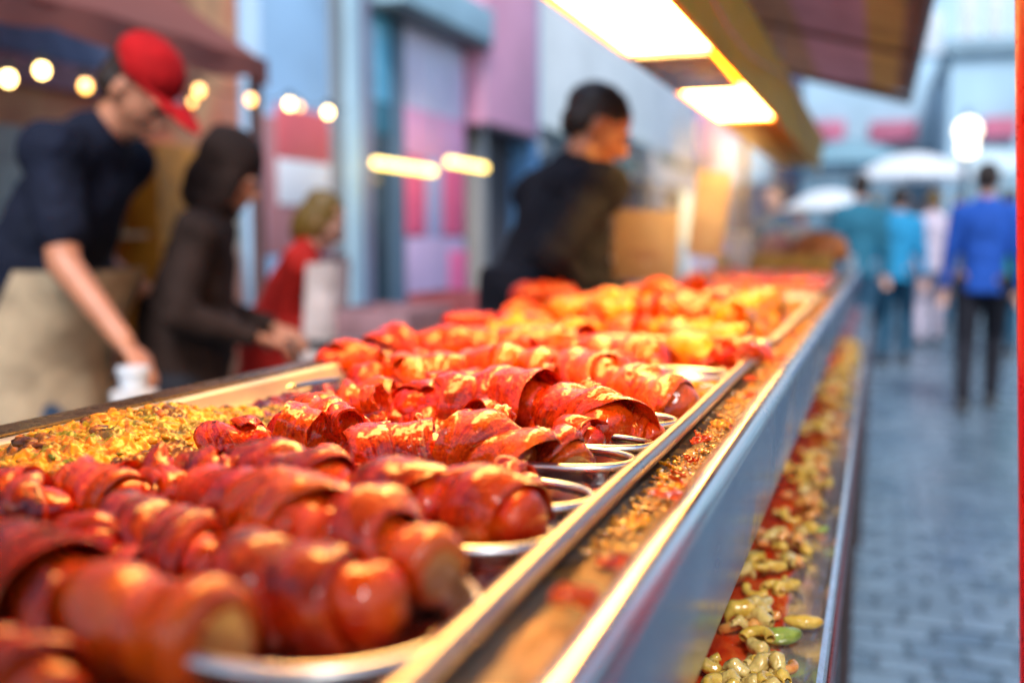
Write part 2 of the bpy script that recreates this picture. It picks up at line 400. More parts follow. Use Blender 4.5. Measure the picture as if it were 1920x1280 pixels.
def sauce(y0, y1, label, m, z=ZT - .019, amp=.007, x1=-.159, name='sauce', x0=None):
    x0 = XL + .012 if x0 is None else x0
    nx, ny = 110, max(20, int((y1 - y0) / .0045)); vs = []; fs = []
    for j in range(ny + 1):
        for i in range(nx + 1):
            x = x0 + (x1 - x0) * i / nx; y = y0 + (y1 - y0) * j / ny
            h = abs(nz((x, y, 1), 45)) * amp * 1.6 + nz((x, y, 2), 120) * amp * .6 + nz((x, y, 3), 14) * amp
            e = min(1, min(i, nx - i) / 4, min(j, ny - j) / 4)
            vs.append((x, y, z + h * e - (1 - e) * .004))
    for j in range(ny):
        for i in range(nx): a = j * (nx + 1) + i; fs.append((a, a + 1, a + nx + 2, a + nx + 1))
    o = MB().add(vs, fs).build(name, m); return tag(o, label, 'sauce', kind='stuff')
def mat_sauce(name, c1, c2, c3, sc_=40):
    s = NT(name); o = s.coord('Object'); n1 = s.noise(o, sc_, 5, .6, .5); n2 = s.noise(o, 230, 4)
    return s.set(Base_Color=s.ramp(n1, [(.3, c1), (.5, c2), (.68, c3)]), Roughness=s.ramp(n2, [(.3, .08), (.7, .35)]), Coat_Weight=.6, Coat_Roughness=.08, Normal=s.bump(n2, .5, .002))
M['sauce'] = mat_sauce('dark_red_sauce', (.02, .003, .002), (.10, .008, .003), (.36, .035, .004))
M['sauce_o'] = mat_sauce('orange_sauce', (.25, .02, .004), (.55, .06, .004), (.8, .18, .01))
M['stew'] = mat_sauce('red_stew', (.5, .03, .01), (.75, .07, .012), (.85, .18, .02), 24)
pan(-.25, 1.53, 'wide steel pan at the front end of the counter holding the sausages and corn')
pan(1.60, 2.98, 'steel pan behind the front pan, filled with glowing amber sausage pieces')
sauce(-.2, 1.51, 'dark red sauce lying in the bottom of the front pan', M['sauce'])
sauce(1.62, 2.95, 'orange sauce in the bottom of the amber sausage pan', M['sauce_o'], amp=.01)

# ------------------------------------------------------------------ oval dishes
def dish(cx, cy, a, b, label, dep=.022, z=ZT - .012, rot=0, rim=.0045):
    prof = [(.02, -dep), (.70, -dep), (.84, -dep * .75), (.93, -dep * .2), (.965, -.001), (.99, .0022), (1.0, .001), (.998, -.0015), (.97, -.003), (.94, -dep * .35), (.86, -dep * .85), (.7, -dep - .0022), (.02, -dep - .0022)]
    vs = []; fs = []; seg = 72; n = len(prof)
    for r, zz in prof:
        for k in range(seg):
            an = 2 * math.pi * k / seg; c_, s_ = math.cos(an), math.sin(an); e = 2 / 2.15
            x = a * abs(c_) ** e * (1 if c_ > 0 else -1); y = b * abs(s_) ** e * (1 if s_ > 0 else -1)
            ln = math.hypot(x, y); k2 = (ln - (1 - r) * b) / ln if r > .5 else r
            vs.append((x * k2, y * k2, zz))
    for j in range(n - 1):
        for k in range(seg): fs.append((j * seg + k, j * seg + (k + 1) % seg, (j + 1) * seg + (k + 1) % seg, (j + 1) * seg + k))
    mb = MB().add(vs, fs); e = 2 / 2.15
    mb.sweep([(a * abs(math.cos(q)) ** e * math.copysign(1, math.cos(q)), b * abs(math.sin(q)) ** e * math.copysign(1, math.sin(q)), .001) for q in [2 * math.pi * (k + .5) / 96 for k in range(96)]], .0036, 10, side=(0, 0, 1), closed=True)
    o = mb.build('oval_dish', M['steel_dish']); o.location = (cx, cy, z); o.rotation_euler = (0, 0, rot)
    return tag(o, label, 'dish', 'oval steel dishes lined up along the rail')
dish(-.226, .366, .070, .066, 'large oval steel dish at the front, its curved rim open beside the rail', dep=.018, z=ZT - .002, rim=.005)
names = ['second', 'third', 'fourth', 'fifth', 'sixth', 'seventh', 'eighth']
tips = [(1092, 1000), (1160, 930), (1240, 862), (1282, 832), (1318, 790), (1330, 752), (1396, 704)]
for i, (px, py) in enumerate(tips):
    p = on_z(px, py, ZT - .004); a = .062
    dish(XR - .010 - a, p.y - .022, a, (.036, .036, .034, .026, .032, .036, .045)[i], '%s oval steel dish along the rail counting from the camera, pale rim showing' % names[i], dep=.014, z=ZT - .004)

# ------------------------------------------------------------------ sausages
def frame_path(p0, p1, bend, n):
    p0 = Vector(p0); p1 = Vector(p1); t = (p1 - p0); side = t.cross(Vector((0, 0, 1))).normalized()
    P = []
    for i in range(n + 1):
        s = i / n; P.append(p0 + t * s + (side * bend[0] + Vector((0, 0, 1)) * bend[1]) * (4 * s * (1 - s)))
    return P
def frames(P):
    out = []; u = None
    for i in range(len(P)):
        t = (P[min(i + 1, len(P) - 1)] - P[max(i - 1, 0)]).normalized()
        u = Vector((0, 0, 1)) if u is None else u
        u = (u - t * u.dot(t)).normalized(); out.append((P[i], t, u, t.cross(u)))
    return out
def lerpf(fr, s):
    s = max(0, min(.9999, s)) * (len(fr) - 1); i = int(s); f = s - i; A = fr[i]; B = fr[i + 1]
    return [A[k].lerp(B[k], f) for k in range(4)]
def rmod(x, L, seed):
    return 1 + .30 * noise.noise(Vector((x / .028, seed * 1.7, 0))) + .05 * noise.noise(Vector((x / .011, seed * 2.7, 5)))
def body_mesh(fr, L, r, seed, nseg=36, cut=(False, False), seg=28, lumps=.05):
    """sausage with domed or cut ends"""
    prof = []; n = nseg
    er = .8 * r
    for i in range(9):
        a = i / 8 * math.pi / 2
        if cut[0]: prof.append((-er * (.62 - .02 * (i - 2) ** 2 / 4 if i < 5 else .60 * math.cos((i - 4) / 4 * math.pi / 2)), r * (.001 + .15 * i) if i < 5 else r * (.60 + .40 * math.sin((i - 4) / 4 * math.pi / 2))))
        else: prof.append((-er * math.cos(a), r * math.sin(a) + 1e-5))
    mid = [(L * k / n, r) for k in range(1, n)]
    end = []
    for i in range(8, -1, -1):
        a = i / 8 * math.pi / 2
        if cut[1]: end.append((L + er * (.62 - .02 * (i - 2) ** 2 / 4 if i < 5 else .60 * math.cos((i - 4) / 4 * math.pi / 2)), r * (.001 + .15 * i) if i < 5 else r * (.60 + .40 * math.sin((i - 4) / 4 * math.pi / 2))))
        else: end.append((L + er * math.cos(a), r * math.sin(a) + 1e-5))
    prof = prof + mid + end
    vs = []; fs = []; mi = []
    for x, rad in prof:
        s = x / L; q = lerpf(fr, s); c = q[0] + q[1] * (x - max(0, min(L, x)))
        for k in range(seg):
            a = 2 * math.pi * k / seg; d = q[2] * math.cos(a) + q[3] * math.sin(a)
            p = c + d * rad * rmod(x, L, seed)
            vs.append(p + d * (rad / r) * r * (lumps * 1.6 * nz(p, 30, seed) + lumps * .8 * nz(p, 90, seed)) + q[1] * (.0015 * nz(p, 60, seed + 3)))
    m = len(prof)
    for i in range(m - 1):
        for k in range(seg): fs.append((i * seg + k, (i + 1) * seg + k, (i + 1) * seg + (k + 1) % seg, i * seg + (k + 1) % seg))
        isc = (i < 4 and cut[0]) or (i >= m - 5 and cut[1]); mi += [1 if isc else 0] * seg
    mb = MB(); mb.add(vs, fs); mb.mi = mi
    return mb
def ribbon_mesh(fr, L, r, seed, s0=.04, s1=.94, pitch=.024, ruffle=1.0, rnd=None, res=34, flip=1, over=1.3):
    rnd = rnd or random.Random(seed)
    turns = max(1.2, (s1 - s0) * L / pitch); nu = int(turns * res); nv = 8; W = pitch * over
    ph = rnd.random() * 6.28; vs = []; uvs = []; fs = []
    tk = .0024; ta = rnd.uniform(.25, .8) * r; tp = rnd.random() * 6.28
    hs = rnd.uniform(0, 50)
    for i in range(nu + 1):
        u = i / nu; ang = ph + flip * u * turns * 2 * math.pi
        wob = .006 * nz((u * turns * 1.1, hs, 0), 1.0)
        w = W * (1 + .25 * nz((u * turns * 1.3, hs + 9, 0), 1)) * min(1, .3 + min(u, 1 - u) * turns * 3)
        cen = (s0 + (s1 - s0) * u) * L + wob
        rl = max(0, nz((u * turns * 1.9, hs + 20, 0), 1.0) - .05) * 1.5 * ruffle; rl *= min(1, .25 + 3 * min(u, 1 - u)); rl2 = max(0, nz((u * turns * 1.7, hs + 40, 0), 1.0) - .0) * ruffle; rl *= min(1, .25 + 3 * min(u, 1 - u)); rl2 *= min(1, 4 * min(u, 1 - u))
        fr_w = nz((u * turns * 5, hs + 60, 0), 1.0)
        for lay in (1, 0):
            for j in range(nv + 1):
                v = j / nv; x = cen + (v - .5) * w + ta * math.cos(ang - tp)
                vv = max(0, v - .45) / .55; v2 = max(0, .3 - v) / .3
                sg = .5 + .5 * math.tanh(5 * nz((u * turns * .8, hs + 80, 0), 1.0)); rad = r * rmod(x, L, seed) + .0006 + .0032 * (v * sg + (1 - v) * (1 - sg)) + .0022 * math.sin(math.pi * v) * (1 + fr_w) + (rl * .019) * vv ** 2 + rl2 * .012 * v2 ** 2 + .0016 * fr_w * vv + .0012 * math.sin(v * 3.14)
                rad += tk * (lay) - (tk * .8 * (abs(v - .5) * 2) ** 4 if lay else 0)
                q = lerpf(fr, x / L); d = q[2] * math.cos(ang) + q[3] * math.sin(ang)
                c = q[0] + q[1] * (x - max(0, min(L, x)))
                p = c + d * rad
                p = p + d * (.0016 * nz(p, 55, seed) + .0009 * nz(p, 160, seed)) + q[1] * (.002 * nz(p, 40, seed + 5)) * vv
                vs.append(p); uvs.append((u * turns * 2.2, v))
    st = 2 * (nv + 1)
    for i in range(nu):
        a = i * st; b = (i + 1) * st
        for j in range(nv):
            fs.append((a + j, a + j + 1, b + j + 1, b + j)); fs.append((a + nv + 1 + j, b + nv + 1 + j, b + nv + 2 + j, a + nv + 2 + j))
        fs.append((a, b, b + nv + 1, a + nv + 1)); fs.append((a + nv, a + 2 * nv + 1, b + 2 * nv + 1, b + nv))
    for base, rev in ((0, False), (nu * st, True)):
        for j in range(nv):
            f = (base + j, base + nv + 1 + j, base + nv + 2 + j, base + j + 1); fs.append(f[::-1] if rev else f)
    mb = MB(); mb.add(vs, fs, uvs); return mb
SA = 'sausages wrapped in bacon in the front pan'
def sausage(p0, p1, r, label, wrap='bacon_red', skin='saus_orange', cut=(False, False), bend=(0, 0), seed=0, s0=.06, s1=.92, pitch=None, ruffle=1.0, flip=1, group=SA, name='bacon_wrapped_sausage', hi=True, dark=False, over=1.3):
    p0 = Vector(p0); p1 = Vector(p1); c = (p0 + p1) / 2; L = (p1 - p0).length
    fr = frames(frame_path(p0 - c, p1 - c, bend, 24))
    t = empty(name, c); tag(t, label, 'sausage', group)
    body_mesh(fr, L, r, seed, cut=cut, nseg=36 if hi else 14, seg=28 if hi else 16, lumps=.12).build('sausage_body', [M[skin], M['cut']], t, angle=60)
    if wrap:
        ribbon_mesh(fr, L, r, seed, s0, s1, pitch or r * (1.25 + .35 * ((seed * 37) % 10) / 10), ruffle, flip=flip, res=34 if hi else 18, over=over).build('bacon_strip', M[wrap], t, angle=70)
    return t
def px_sausage(x0, y0, x1, y1, rp, label, z=ZT - .004, **kw):
    p0 = on_z(x0, y0, z); p1 = on_z(x1, y1, z); D = (depth(p0) + depth(p1)) / 2; r = rp * D / F
    ax = (p1 - p0).normalized(); er = r * .75
    # keep the visible extent inside the given end points
    L = (p1 - p0).length
    k = min(er * .9, L * .3); p0 = p0 + ax * k; p1 = p1 - ax * k
    return sausage(p0, p1, r * .88, label, **kw)
T_ = True; F_ = False
# x0,y0,x1,y1, radius px, wrap, skin, cut, s0,s1, ruffle, flip, z offset, label
rows = [
 (-150, 1262, 150, 1300, 74, 'bacon_purple', 'saus_brown', (F_, F_), .0, .8, .6, 1, 0, 'blurred reddish bacon-wrapped sausage lowest in the near corner of the pan'),
 (-130, 1050, 440, 1228, 112, 'bacon_purple', 'saus_brown', (F_, T_), .0, .62, .8, -1, .004, 'biggest sausage in front, purple bacon behind and long bare tan end'),
 (372, 1098, 752, 1150, 90, 'bacon_purple', 'saus_orange', (F_, F_), .02, .96, .5, 1, .002, 'plum coloured bacon-wrapped sausage lying in the large front oval dish'),
 (560, 985, 850, 1080, 80, 'bacon_red', 'saus_brown', (F_, T_), .0, .80, .8, 1, .010, 'sausage with round tan cut end pointing at the front dish rim'),
 (366, 925, 660, 1030, 80, 'bacon_orange', 'saus_orange', (F_, F_), .55, 1.0, .7, -1, .014, 'shiny bare orange sausage with rounded near tip, middle of the front pile'),
 (205, 985, 420, 1075, 66, 'bacon_purple', 'saus_orange', (F_, F_), .0, .9, 1.0, 1, .0, 'short purple wrapped sausage left of the shiny orange one'),
 (-90, 975, 140, 960, 62, 'bacon_purple', 'saus_orange', (F_, F_), .0, 1, .9, -1, .0, 'purple wrapped sausage at the left edge behind the biggest sausage'),
 (95, 925, 262, 955, 52, 'bacon_orange', 'saus_orange', (F_, F_), .0, .9, 1.6, 1, .0, 'orange curled bacon sausage next to the corn at the left'),
 (655, 932, 850, 965, 72, 'bacon_purple', 'saus_orange', (F_, F_), .0, 1.0, .7, 1, .006, 'left one of two tightly ringed sausages in the row of the second oval dish'),
 (825, 950, 1010, 992, 76, 'bacon_red', 'saus_orange', (F_, F_), .0, .97, .8, -1, .006, 'right one of two tightly ringed sausages, end at the second oval dish'),
 (285, 898, 470, 905, 50, 'bacon_purple', 'saus_orange', (F_, F_), .0, 1, .9, 1, .004, 'dark plum wrapped sausage touching the corn heap'),
 (455, 890, 650, 930, 62, 'bacon_purple', 'saus_orange', (F_, F_), .0, 1, .9, -1, .010, 'purple and orange banded sausage between the plum one and the ringed one'),
 (640, 862, 850, 855, 54, 'bacon_red', 'saus_orange', (F_, F_), .0, 1, 1.1, 1, .002, 'red bacon sausage in the middle of the third row'),
 (820, 845, 1000, 865, 62, 'bacon_orange', 'saus_brown', (F_, F_), .0, 1, 1.6, -1, .004, 'loosely wrapped orange sausage with open folds in the third row'),
 (990, 850, 1092, 880, 52, 'bacon_red', 'saus_brown', (F_, T_), .0, .7, .8, 1, -.002, 'short sausage with pale cut end beside the third oval dish'),
 (385, 845, 515, 838, 46, 'bacon_red', 'saus_orange', (F_, F_), .0, 1, .9, 1, .0, 'short red rolled piece beside the corn heap'),
 (505, 812, 700, 822, 58, 'bacon_orange', 'saus_orange', (F_, F_), .0, 1, 2.2, -1, .002, 'sausage with a big open arching bacon curl behind the corn side'),
 (620, 762, 770, 758, 42, 'bacon_orange', 'saus_orange', (F_, F_), .0, 1, 2.0, 1, .0, 'small orange curled sausage behind the big arching curl'),
 (735, 768, 915, 762, 50, 'bacon_purple', 'saus_orange', (F_, F_), .0, 1, 1.2, -1, .004, 'speckled plum and red sausage left of the sharp long one'),
 (880, 750, 1035, 772, 54, 'bacon_red', 'saus_orange', (F_, F_), .0, 1, 1.2, 1, .008, 'sharp sausage with speckled pink bacon wraps in mid pan'),
 (1010, 765, 1165, 812, 56, 'bacon_red', 'saus_orange', (F_, F_), .0, 1, 1.0, -1, .006, 'sharp pink and red wrapped sausage whose end folds down over the fourth dish'),
 (1145, 800, 1235, 828, 40, 'bacon_red', 'saus_orange', (F_, F_), .0, .9, .6, 1, -.002, 'small sharp red wrapped end piece above the fourth oval dish'),
 (650, 722, 880, 708, 40, 'bacon_orange', 'saus_orange', (F_, F_), .0, 1, 1.6, 1, .0, 'bright orange sausage at the left of the fifth row'),
 (860, 700, 1075, 715, 48, 'bacon_orange', 'saus_brown', (F_, F_), .0, 1, 2.0, -1, .004, 'frilly glistening orange sausage in the middle of the fifth row'),
 (1050, 705, 1190, 735, 54, 'bacon_orange', 'saus_brown', (F_, F_), .0, 1, 1.8, 1, .004, 'ragged orange bacon roll with pale fat, right half of the fifth row'),
 (1160, 735, 1290, 775, 54, 'bacon_orange', 'saus_brown', (F_, F_), .0, 1, 1.8, -1, .0, 'crumbly browned sausage end by the sixth oval dish'),
 (590, 686, 715, 678, 36, 'bacon_orange', 'saus_orange', (F_, F_), .0, .7, .6, 1, .0, 'smooth orange sausage against the gold pan wall'),
 (700, 660, 785, 655, 40, 'bacon_red', 'saus_orange', (F_, T_), .0, 1, .6, -1, .002, 'round red glazed sausage end at the left of the sixth row'),
 (775, 656, 930, 650, 36, 'bacon_orange', 'saus_brown', (F_, F_), .0, 1, 1.4, 1, .002, 'pale highlighted sausage right of the round red one'),
 (915, 655, 1085, 655, 38, 'bacon_orange', 'saus_orange', (F_, F_), .0, 1, 1.6, -1, .002, 'orange frilled sausage in the middle of the sixth row'),
 (1075, 668, 1255, 685, 42, 'bacon_orange', 'saus_orange', (F_, F_), .0, 1, 1.4, 1, .002, 'orange sausage with white crisp top, right of the sixth row middle'),
 (1245, 660, 1345, 672, 36, 'bacon_gold', 'saus_orange', (F_, F_), .0, 1, 1.2, -1, .0, 'golden sausage near the right end of the sixth row'),
 (1330, 672, 1442, 668, 34, 'bacon_orange', 'saus_orange', (F_, F_), .0, 1, 1.6, 1, .0, 'orange curl next to the knob of the rail'),
]
for i, a in enumerate(rows):
    x0, y0, x1, y1, rp, wrp, skn, ct, s0, s1, rf, fl, dz, lab = a
    px_sausage(x0, y0, x1, y1, rp, lab, z=ZT - .006 + dz, wrap=wrp, skin=skn, cut=ct, s0=s0, s1=s1, ruffle=rf, flip=fl, seed=i * 3 + 1,
               bend=(random.uniform(-.004, .004), random.uniform(-.001, .005)))
# lower layer: sausages that fill the rows under the top ones
low = [(560, 930, 700, 960, 55), (870, 1010, 960, 1040, 40), (150, 1090, 330, 1120, 60), (700, 800, 880, 815, 44), (940, 800, 1060, 830, 42), (600, 850, 700, 870, 40), (820, 730, 960, 738, 40),
       (700, 740, 800, 736, 34), (1090, 760, 1180, 770, 40), (640, 705, 700, 700, 28), (980, 690, 1100, 700, 34), (1180, 705, 1270, 716, 34), (850, 672, 1000, 676, 28), (1290, 690, 1340, 694, 26), (1100, 650, 1260, 648, 24), (900, 900, 1000, 910, 46)]
for i, (x0, y0, x1, y1, rp) in enumerate(low):
    px_sausage(x0, y0, x1, y1, rp, 'dark red piece of sausage tucked low between two rows', z=ZT - .022, wrap='bacon_red', skin='saus_orange', seed=200 + i, ruffle=1.2, hi=True, group='sausage pieces tucked between the rows', name='sausage_piece')
short = [(560, 955, 640, 985, 46), (250, 945, 330, 915, 40), (440, 1060, 520, 1030, 50), (930, 905, 1010, 925, 40), (580, 880, 640, 905, 38), (860, 800, 940, 790, 34), (700, 832, 760, 850, 34), (1060, 815, 1120, 835, 32), (560, 770, 620, 790, 32), (830, 740, 890, 728, 28), (960, 735, 1020, 728, 28), (1130, 690, 1190, 700, 28), (760, 690, 810, 684, 24), (1060, 640, 1110, 645, 22), (960, 640, 1010, 636, 20), (120, 1010, 200, 1040, 50)]
for i, (x0, y0, x1, y1, rp) in enumerate(short):
    px_sausage(x0, y0, x1, y1, rp, 'short chunk of bacon roll wedged crosswise among the rows', z=ZT - .004, wrap=('bacon_orange', 'bacon_red')[i % 2], skin='saus_orange', seed=800 + i, ruffle=1.8, group='short chunks wedged among the rows', name='bacon_roll_chunk', flip=(-1) ** i)
# open loops of bacon standing on the rows
def loop_strip(px, py, rp, mat, seed, wid=1.0, span=300):
    p = on_z(px, py, ZT + .012); r = rp * depth(p) / F; rnd = random.Random(seed); vs = []; uvs = []; fs = []; nu, nv = 60, 8; tk = .0022
    for i in range(nu + 1):
        u = i / nu; a = R(-60 + span * u); rr = r * (1.05 - .35 * u)
        for lay in (1, 0):
            for j in range(nv + 1):
                v = j / nv - .5; q = rr * (1 + .25 * nz((u * 3, v, seed), 1)) + lay * tk + .003 * nz((u * 8, v * 3, seed), 1) + .25 * r * v * nz((u * 2.2, 0, seed + 4), 1) * 2
                vs.append((v * r * 1.1 * wid * (1 + .3 * nz((u * 4, 3, seed), 1)) + r * .5 * (u - .5) + .002 * nz((u * 9, v, seed + 2), 1), q * math.cos(a), q * math.sin(a))); uvs.append((u * 4, v + .5))
    st = 2 * (nv + 1)
    for i in range(nu):
        a = i * st; b = a + st
        for j in range(nv): fs.append((a + j, a + j + 1, b + j + 1, b + j)); fs.append((a + nv + 1 + j, b + nv + 1 + j, b + nv + 2 + j, a + nv + 2 + j))
        fs.append((a, b, b + nv + 1, a + nv + 1)); fs.append((a + nv, a + 2 * nv + 1, b + 2 * nv + 1, b + nv))
    for base in (0, nu * st):
        for j in range(nv): fs.append((base + j, base + nv + 1 + j, base + nv + 2 + j, base + j + 1))
    mb = MB().add(vs, fs, uvs); o = mb.build('bacon_loop', M[mat], angle=70); o.location = p; o.rotation_euler = (rnd.uniform(-.4, .4), rnd.uniform(-.35, .35), rnd.uniform(-.6, .6))
    return tag(o, 'open curled loop of bacon standing on the sausage rows', 'bacon', 'curled loops of bacon on top of the rows')
for k, (a, b, c) in enumerate([(560, 805, 46), (640, 795, 38), (700, 752, 30), (745, 690, 26), (820, 722, 26), (910, 735, 30), (1030, 712, 28), (790, 812, 32), (940, 800, 36), (1100, 742, 30), (1190, 722, 28), (990, 652, 22), (1160, 655, 24), (1400, 658, 26), (430, 888, 30)]):
    loop_strip(a, b, c, ('bacon_orange', 'bacon_red', 'bacon_orange')[k % 3], 500 + k, random.uniform(.8, 1.4), random.uniform(200, 330))
# second pan: amber pieces heaped under the lamp
protos = []
for i in range(5):
    L = random.uniform(.06, .10)
    o = sausage((-L / 2, 0, 0), (L / 2, 0, 0), random.uniform(.019, .024), 'amber bacon curl heaped in the second pan under the lamp', wrap='bacon_gold' if i < 3 else 'bacon_orange', skin='saus_lamp_gold', seed=300 + i, ruffle=2.2,
                bend=(random.uniform(-.012, .012), .004), group='amber bacon curls heaped in the second pan', name='bacon_curl', hi=False)
    protos.append(o)
spots = []
yy = 1.66
while yy < 2.7:
    n = 6; xx = -.66
    for k in range(n):
        spots.append((-.64 + .082 * k + random.uniform(-.012, .012), yy + random.uniform(-.012, .012), 0))
    yy += .066
top = [(-.62 + .075 * k + random.uniform(-.01, .01), y + random.uniform(-.02, .02), 1) for y in (1.78, 1.90, 2.03, 2.16, 2.3) for k in range(1, 6)]
used = set()
for i, (x, y, lay) in enumerate(spots + top):
    k = i % 5
    o = protos[k] if k not in used else copy_tree(protos[k]); used.add(k)
    hump = .022 * math.exp(-((x + .42) / .16) ** 2) * max(0, 1 - abs(y - 2.0) / .8) - .012 * (y > 2.45)
    o.location = (x, y, ZT - .022 + hump + lay * .028); o.rotation_euler = (random.uniform(-.3, .3), random.uniform(-.35, .35), random.uniform(-.7, .7) + (1.57 if random.random() < .15 else 0))
# thin plain sausages at the left rim of the second pan
for i, (a, b, c, d, e) in enumerate([(828, 603, 930, 600, 19), (925, 604, 1040, 606, 17), (958, 556, 1080, 552, 24)]):
    px_sausage(a, b, c, d, e, ['plain orange sausage on the left rim of the second pan', 'plain orange sausage touching the amber curls', 'orange sausage lying on the far left of the second pan'][i], z=ZT + .006, wrap=None if i < 2 else 'bacon_orange', skin='saus_orange', seed=400 + i, group='plain sausages at the back', hi=False, name='plain_sausage')

# ------------------------------------------------------------------ corn and bean relish
def relish():
    s = NT('corn_relish'); at = s.n('ShaderNodeAttribute'); at.attribute_name = 'kcol'; o = s.coord('Object')
    n2 = s.noise(o, 260, 3); col = s.mix(s.ramp(s.noise(o, 90, 4), [(.4, 0.0), (.7, .5)]), at.outputs['Color'], (.75, .26, .01))
    s.set(Base_Color=col, Roughness=s.ramp(n2, [(.3, .15), (.7, .4)]), Normal=s.bump(n2, .3, .001), Specular_IOR_Level=.25, Coat_Weight=.35, Coat_Roughness=.1, Subsurface_Weight=.15, Subsurface_Radius=(.01, .005, .001), Subsurface_Scale=1.0)
    rnd = random.Random(11); mb = MB(); cols = []
    def H(x, y):
        a = math.exp(-(((x + .60) / .085) ** 2 + ((y - .66) / .15) ** 2)) * .036
        return ZT - .040 + a + .006 * nz((x, y, 0), 18) + .016 * math.exp(-((x + .56) / .1) ** 2)
    # bed
    nx, ny = 230, 860; vs = []; fs = []; bedc = []
    for j in range(ny + 1):
        for i in range(nx + 1):
            x = XL + .004 + .28 * i / nx; y = .30 + 1.12 * j / ny
            F1 = noise.voronoi(Vector((x * 190 + 2 * nz((x, y, 3), 60), y * 150, 0)))[0][0]; bedc.append(noise.cell(Vector((x * 130, y * 110, 3)))); vs.append((x, y, H(x, y) + .0045 * (1 - min(1, F1)) - .001 + .006 * abs(nz((x, y, 0), 50)) + .004 * nz((x, y, 4), 120) + .002 * nz((x, y, 7), 300) - (.03 * max(0, (x + (.46 if y < .7 else .41)) / .05)) ))
    for j in range(ny):
        for i in range(nx): a = j * (nx + 1) + i; fs.append((a, a + 1, a + nx + 2, a + nx + 1))
    mb.add(vs, fs); cols += [(lambda q, d: (.10, .05, .015) if d > .30 else ((.62, .34, .006) if q > .06 else ((.50, .17, .004) if q > -.12 else ((.22, .26, .010) if q > -.3 else (.12, .10, .012)))))(nz(v, 45, 3), nz((v[0], v[1], 9), 22)) for v in vs]
    ico = bmesh.new(); bmesh.ops.create_icosphere(ico, subdivisions=2, radius=1); ico.verts.index_update()
    iv = [v.co.copy() for v in ico.verts]; iff = [[v.index for v in f.verts] for f in ico.faces]; ico.free()
    for k in range(700):
        x = XL + .016 + abs(rnd.gauss(.0, .11)); y = rnd.uniform(.32, 1.40)
        if x > (-.46 if y < .7 else -.40): continue
        if y < .5 and x > -.52: continue
        h = H(x, y) + .0008 + .006 * abs(nz((x, y, 0), 50)) + .004 * nz((x, y, 4), 120); q = rnd.random()
        if nz((x, y, 9), 22) > .36: c = (.07, .025, .012) if q < .7 else (.35, .07, .01); sz = rnd.uniform(.003, .006)
        elif q < .62: c = (.68, rnd.uniform(.26, .40), .008); sz = rnd.uniform(.0022, .0042)
        elif q < .80: c = (.85, .32, .012); sz = rnd.uniform(.0025, .006)
        elif q < .88: c = (.10, .20, .01); sz = rnd.uniform(.002, .0045)
        elif q < .94: c = (.05, .02, .01); sz = rnd.uniform(.004, .007)
        else: c = (.62, .42, .04); sz = rnd.uniform(.004, .006)
        if rnd.random() < .10: sz *= 1.7
        m = Matrix.Rotation(rnd.uniform(0, 6.28), 3, 'Z') @ Matrix.Rotation(rnd.uniform(-.8, .8), 3, 'X') @ Matrix.Diagonal((1.25, .95, .62))
        sd_ = rnd.random() * 90
        mb.add([Vector((x, y, h)) + (m @ v) * sz * (1 + .28 * noise.noise(v * 1.6 + Vector((sd_, 0, 0)))) for v in iv], iff)
        cols += [c] * len(iv)
    ob = mb.build('corn_relish', s.m, angle=80)
    ca = ob.data.color_attributes.new('kcol', 'FLOAT_COLOR', 'POINT')
    for i, c in enumerate(cols): ca.data[i].color = (*c, 1)
    tag(ob, 'heap of yellow corn relish with dark beans and herbs along the left of the pan', 'relish', kind='stuff')
relish()
# serving spoon lying in the relish
def spoon():
    p = on_z(540, 728, ZT - .01); q = on_z(640, 712, ZT - .004); t = (q - p)
    mb = MB(); mb.sweep([p - t * .1, p + t * .25, p + t * .6, q], [.004, .011, .012, .004], 14, side=(0, 0, 1), flat=1)
    for i, v in enumerate(mb.v): pass
    mb2 = MB(); P = [p + t * k / 10 for k in range(11)]; side = t.cross(Vector((0, 0, 1))).normalized()
    vs = []; fs = []
    for i, c in enumerate(P):
        wd = .011 * math.sin(math.pi * (i + .3) / 10.8) ** .6
        for j in range(7):
            f = (j - 3) / 3; vs.append(c + side * wd * f + Vector((0, 0, .003 * f * f)))
    for i in range(10):
        for j in range(6): a = i * 7 + j; fs.append((a, a + 1, a + 8, a + 7))
    n0 = len(vs); vs += [v - Vector((0, 0, .0016)) for v in vs]; fs += [tuple(x + n0 for x in reversed(f)) for f in fs]
    o = MB().add(vs, fs).build('serving_spoon', M['steel_dish']); tag(o, 'bright metal spoon tip lying between the corn and the orange sausages', 'spoon')
spoon()

